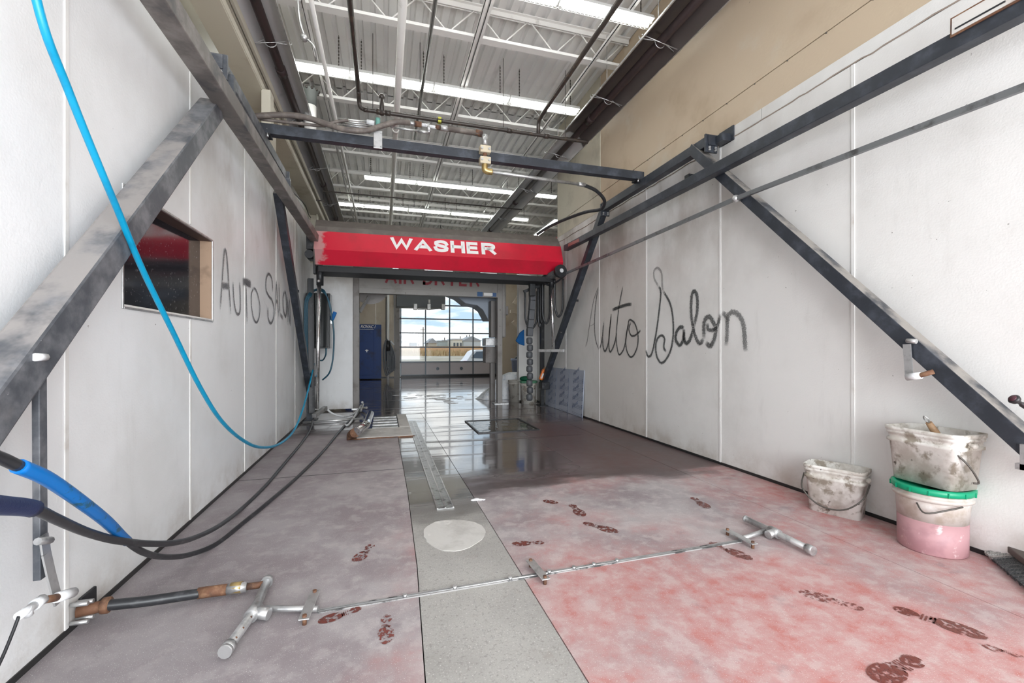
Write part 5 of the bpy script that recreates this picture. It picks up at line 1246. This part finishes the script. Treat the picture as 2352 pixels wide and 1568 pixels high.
# knob at the right edge
kb = thing('handle_knob', 'black knob with dull red end poking in at the right edge', 'handle', aX(2340, 925, 2.4))
a, b_ = aD(2327, 915, 1.75), aD(2390, 955, 1.75)
dd = (b_ - a).normalized(); rm = Vector((0, 0, 1)).rotation_difference(dd).to_matrix()
MB().lathe(a, [(0, -.004), (.016, -.002), (.020, .004), (.017, .014), (.008, .024), (.007, .036), (.011, .044), (.011, .16), (0, .16)], 18, axis=rm).build('knob_body', KNOBP, kb)
MB().lathe(a - dd * .006, [(0, 0), (.012, .001), (.014, .005)], 18, axis=rm).build('red_cap', M('dull_red_cap', (.07, .02, .03), .4), kb)
a, b_ = aX(2083, 790, 2.60), aX(2088, 862, 2.60)
wn = thing('wall_nozzle', 'grey strap with white nozzle pipe hanging from the right front leg', 'nozzle', b_)
MB().beam(a, b_, .034, .008, (1, 0, 0)).build('hanger_strap', GALV, wn)
MB().cyl(aX(2083, 866, 2.58), aX(2115, 862, 2.58), .018, 10).build('nozzle_fitting', SPRAYW, wn); MB().cyl(aX(2113, 862, 2.58), aX(2145, 853, 2.60), .012, 8).build('pipe_stub', RUST, wn)
MB().cyl(aX(2083, 782, 2.58), aX(2105, 784, 2.58), .012, 8).build('bolt', GALV, wn)

# white debris, flat patches
c = aZ(1098, 1149); mb = MB()
for dx, dy, r_ in ((-.03, 0, .02), (-.01, .005, .025), (.015, -.005, .018), (.035, -.012, .012)): mb.ball((c.x + dx, c.y + dy, .006), r_, 10, (1, .8, .3))
mb.solo('crumpled_paper', SOFF, 'small crumpled white paper scrap beside the slot drain', 'paper')
mb = MB(); random.seed(11)  # flat white patches scattered on the floor beyond the hood
for k in range(46):
    px, py = random.gauss(1000, 50), random.gauss(912, 6); c = aZ(px, py); mb.ball((c.x, c.y, .002), random.uniform(.02, .07), 8, (1.6, 1, .08))
mb.solo('white_patch', SOFF, 'thin white patches on the wet floor beyond the hood', 'foam', kind='stuff')

# ================================================================== MARKS ON THE FLOOR AND WALLS
def footprint(x0, y0, x1, y1, full=True, mat=WETMARK, name='wet_footprint'):
    a, b_ = aZ(x0, y0), aZ(x1, y1); d = b_ - a; L = d.length; d.normalize(); s_ = Vector((-d.y, d.x, 0)); mb = MB()
    def ell(cf, lf, wf):
        P = [a + d * (L * (cf + lf * math.cos(q))) + s_ * (L * wf * math.sin(q)) for q in [2 * math.pi * k / 24 for k in range(24)]]
        mb.add([(p.x, p.y, .0022) for p in P], [tuple(range(24))])
    ell(.70, .30, .17)
    if full: ell(.15, .15, .12)
    if full:
        for k in range(4):
            c_ = a + d * L * (.30 + .045 * k); mb.add([(c_.x + s_.x * q + d.x * e_, c_.y + s_.y * q + d.y * e_, .0022) for q, e_ in ((-.1 * L, 0), (.1 * L, 0.02 * L), (.1 * L, .045 * L), (-.1 * L, .025 * L))], [(0, 1, 2, 3)])
    return mb.build(name, mat, fl)
for q in ((2052, 1396, 2272, 1466), (1340, 1200, 1420, 1223), (1590, 1142, 1628, 1168), (1630, 1245, 1728, 1286), (1312, 1158, 1340, 1186), (2110, 1512, 2005, 1562)): footprint(*q)
footprint(2352, 1510, 2245, 1480, mat=WETMARK_T); footprint(1985, 1400, 1835, 1358, mat=WETMARK_T); footprint(888, 1412, 885, 1480, mat=WETMARK_T); footprint(855, 1250, 815, 1292, mat=WETMARK_T)
footprint(830, 1396, 730, 1430); footprint(1250, 1246, 1175, 1250); footprint(1225, 1145, 1282, 1156, False)
# spray writing
def ribbon(strokes, X, w_, mat, name, conv, side, par):
    mb = MB()
    for st_ in strokes:
        wv2 = st_[0]; al = st_[1]; P = catmull([aX(*conv(p), X) for p in st_[2]], 6); n = len(P); V = []; hw_ = w_ * wv2 / 2
        for i, p in enumerate(P):
            tt = (P[min(i + 1, n - 1)] - P[max(i - 1, 0)]); sdv = Vector((0, -tt.z, tt.y)); sdv = sdv.normalized() if sdv.length > 1e-9 else Vector((0, 1, 0))
            V += [p + sdv * hw_, p - sdv * hw_]
        F = [(2 * i, 2 * i + 1, 2 * i + 3, 2 * i + 2) for i in range(n - 1)]
        U = []
        for i in range(n - 1):
            a_ = al * min(1, .25 + i / 3, .25 + (n - 2 - i) / 3)
            U.append([(a_, 0), (a_, 1), (a_, 1), (a_, 0)])
        mb.add(V, F, False, U)
    return mb.build(name, mat, par)
cr = lambda p: (1330 + p[0] / 5.8075, 590 + p[1] / 5.8075)
RS = [(.8, .7, [(85, 1200), (110, 1110), (140, 900), (190, 600), (255, 400)]), (1, .8, [(255, 400), (220, 640), (205, 900), (220, 1100), (265, 1240)]), (.6, .4, [(140, 920), (180, 905), (210, 880)]),
      (1.2, 1, [(330, 860), (315, 1050), (320, 1190), (345, 1255), (385, 1170), (410, 960), (430, 760)]), (1.2, 1, [(430, 760), (400, 1060), (400, 1220), (425, 1260), (480, 1130), (500, 1000)]),
      (1.0, 1, [(585, 390), (550, 560), (520, 760), (495, 1060), (515, 1250), (545, 1300), (605, 1200), (645, 960), (665, 850), (700, 845), (750, 900), (785, 1040), (780, 1180), (740, 1290), (690, 1335), (640, 1260), (622, 1120), (640, 980), (665, 880)]),
      (1.0, 1, [(690, 870), (665, 960), (690, 1040), (740, 1050), (790, 1010), (822, 978)]), (1.7, 1, [(440, 708), (520, 675), (620, 640), (705, 630)]), (1.2, 1, [(275, 1225), (295, 1150), (310, 1050)]),
      (1.2, 1, [(893, 1240), (910, 1310), (940, 1325), (975, 1270), (1020, 1060), (1060, 780), (1090, 480), (1060, 390)]), (1.2, .45, [(1060, 390), (1005, 290), (1000, 190), (1045, 145), (1100, 215), (1110, 380), (1120, 450)]),
      (1.2, .95, [(1120, 450), (1210, 610), (1250, 800), (1255, 1050), (1220, 1250), (1150, 1380), (1090, 1410), (1035, 1320), (1022, 1180), (1050, 1085), (1100, 1045), (1140, 1090), (1130, 1200), (1160, 1265)]),
      (1.7, 1, [(1400, 950), (1350, 935), (1300, 1000), (1290, 1100), (1340, 1175), (1385, 1110), (1400, 960)]), (1.7, .95, [(1400, 960), (1400, 1080), (1430, 1150), (1480, 1100), (1525, 950)]),
      (1.7, .85, [(1525, 950), (1575, 720), (1572, 520), (1537, 455), (1502, 520), (1495, 750), (1525, 960), (1560, 1080), (1610, 1155), (1660, 1090)]),
      (2.0, .8, [(1665, 1090), (1670, 870), (1730, 795), (1790, 870), (1822, 970), (1800, 1100), (1750, 1185), (1690, 1140)]), (1.6, .8, [(1715, 880), (1720, 960), (1780, 975), (1840, 930), (1885, 760)]),
      (1.8, .65, [(1905, 735), (1965, 810), (1975, 1000), (1960, 1185)]), (2.0, .65, [(1975, 900), (1992, 775), (2060, 735), (2140, 785), (2190, 900), (2210, 1100), (2222, 1260)])]
ribbon(RS, XR - .0055, .036, SPRAY_B, 'spray_lettering', cr, 1, wr)
clf = lambda p: (490 + p[0] / 6.533, 540 + p[1] / 6.533)
LS = [(1, .8, [(105, 1110), (130, 760), (160, 320), (175, 190)]), (1, .9, [(175, 190), (205, 320), (235, 760), (265, 1180)]), (2.2, .8, [(135, 755), (185, 760), (235, 770)]),
      (1.1, .9, [(297, 700), (310, 960), (340, 1140), (375, 1185), (405, 1120), (405, 880), (397, 700)]), (2.8, 1, [(440, 692), (510, 710), (570, 745)]), (1, .9, [(492, 720), (500, 1000), (508, 1330)]),
      (1, .9, [(610, 790), (575, 880), (575, 1060), (605, 1240), (650, 1310), (690, 1220), (700, 1060), (670, 900), (640, 820), (610, 790)]),
      (1.3, .9, [(895, 850), (880, 660), (832, 580), (795, 660), (795, 820), (840, 920), (880, 970), (912, 1100), (905, 1240), (865, 1320), (825, 1240), (820, 1080)]),
      (1.3, .9, [(935, 1220), (940, 900), (947, 680)]), (1.3, .9, [(947, 680), (960, 900), (985, 1260)]), (2, .8, [(938, 990), (965, 1000)]), (1.5, .8, [(985, 700), (995, 1000), (998, 1180)]), (2.0, .7, [(998, 1180), (1055, 1250)]),
      (1.8, .9, [(1068, 840), (1048, 940), (1055, 1120), (1085, 1220), (1100, 1100), (1090, 900), (1068, 840)]), (1.6, .9, [(1120, 1350), (1112, 930)]), (1.6, .9, [(1112, 930), (1135, 1200), (1158, 1360)]), (1.6, .8, [(1158, 1360), (1150, 1100), (1145, 940)])]
ribbon(LS, XL + .005, .034, SPRAY_G, 'spray_lettering', clf, -1, wl)
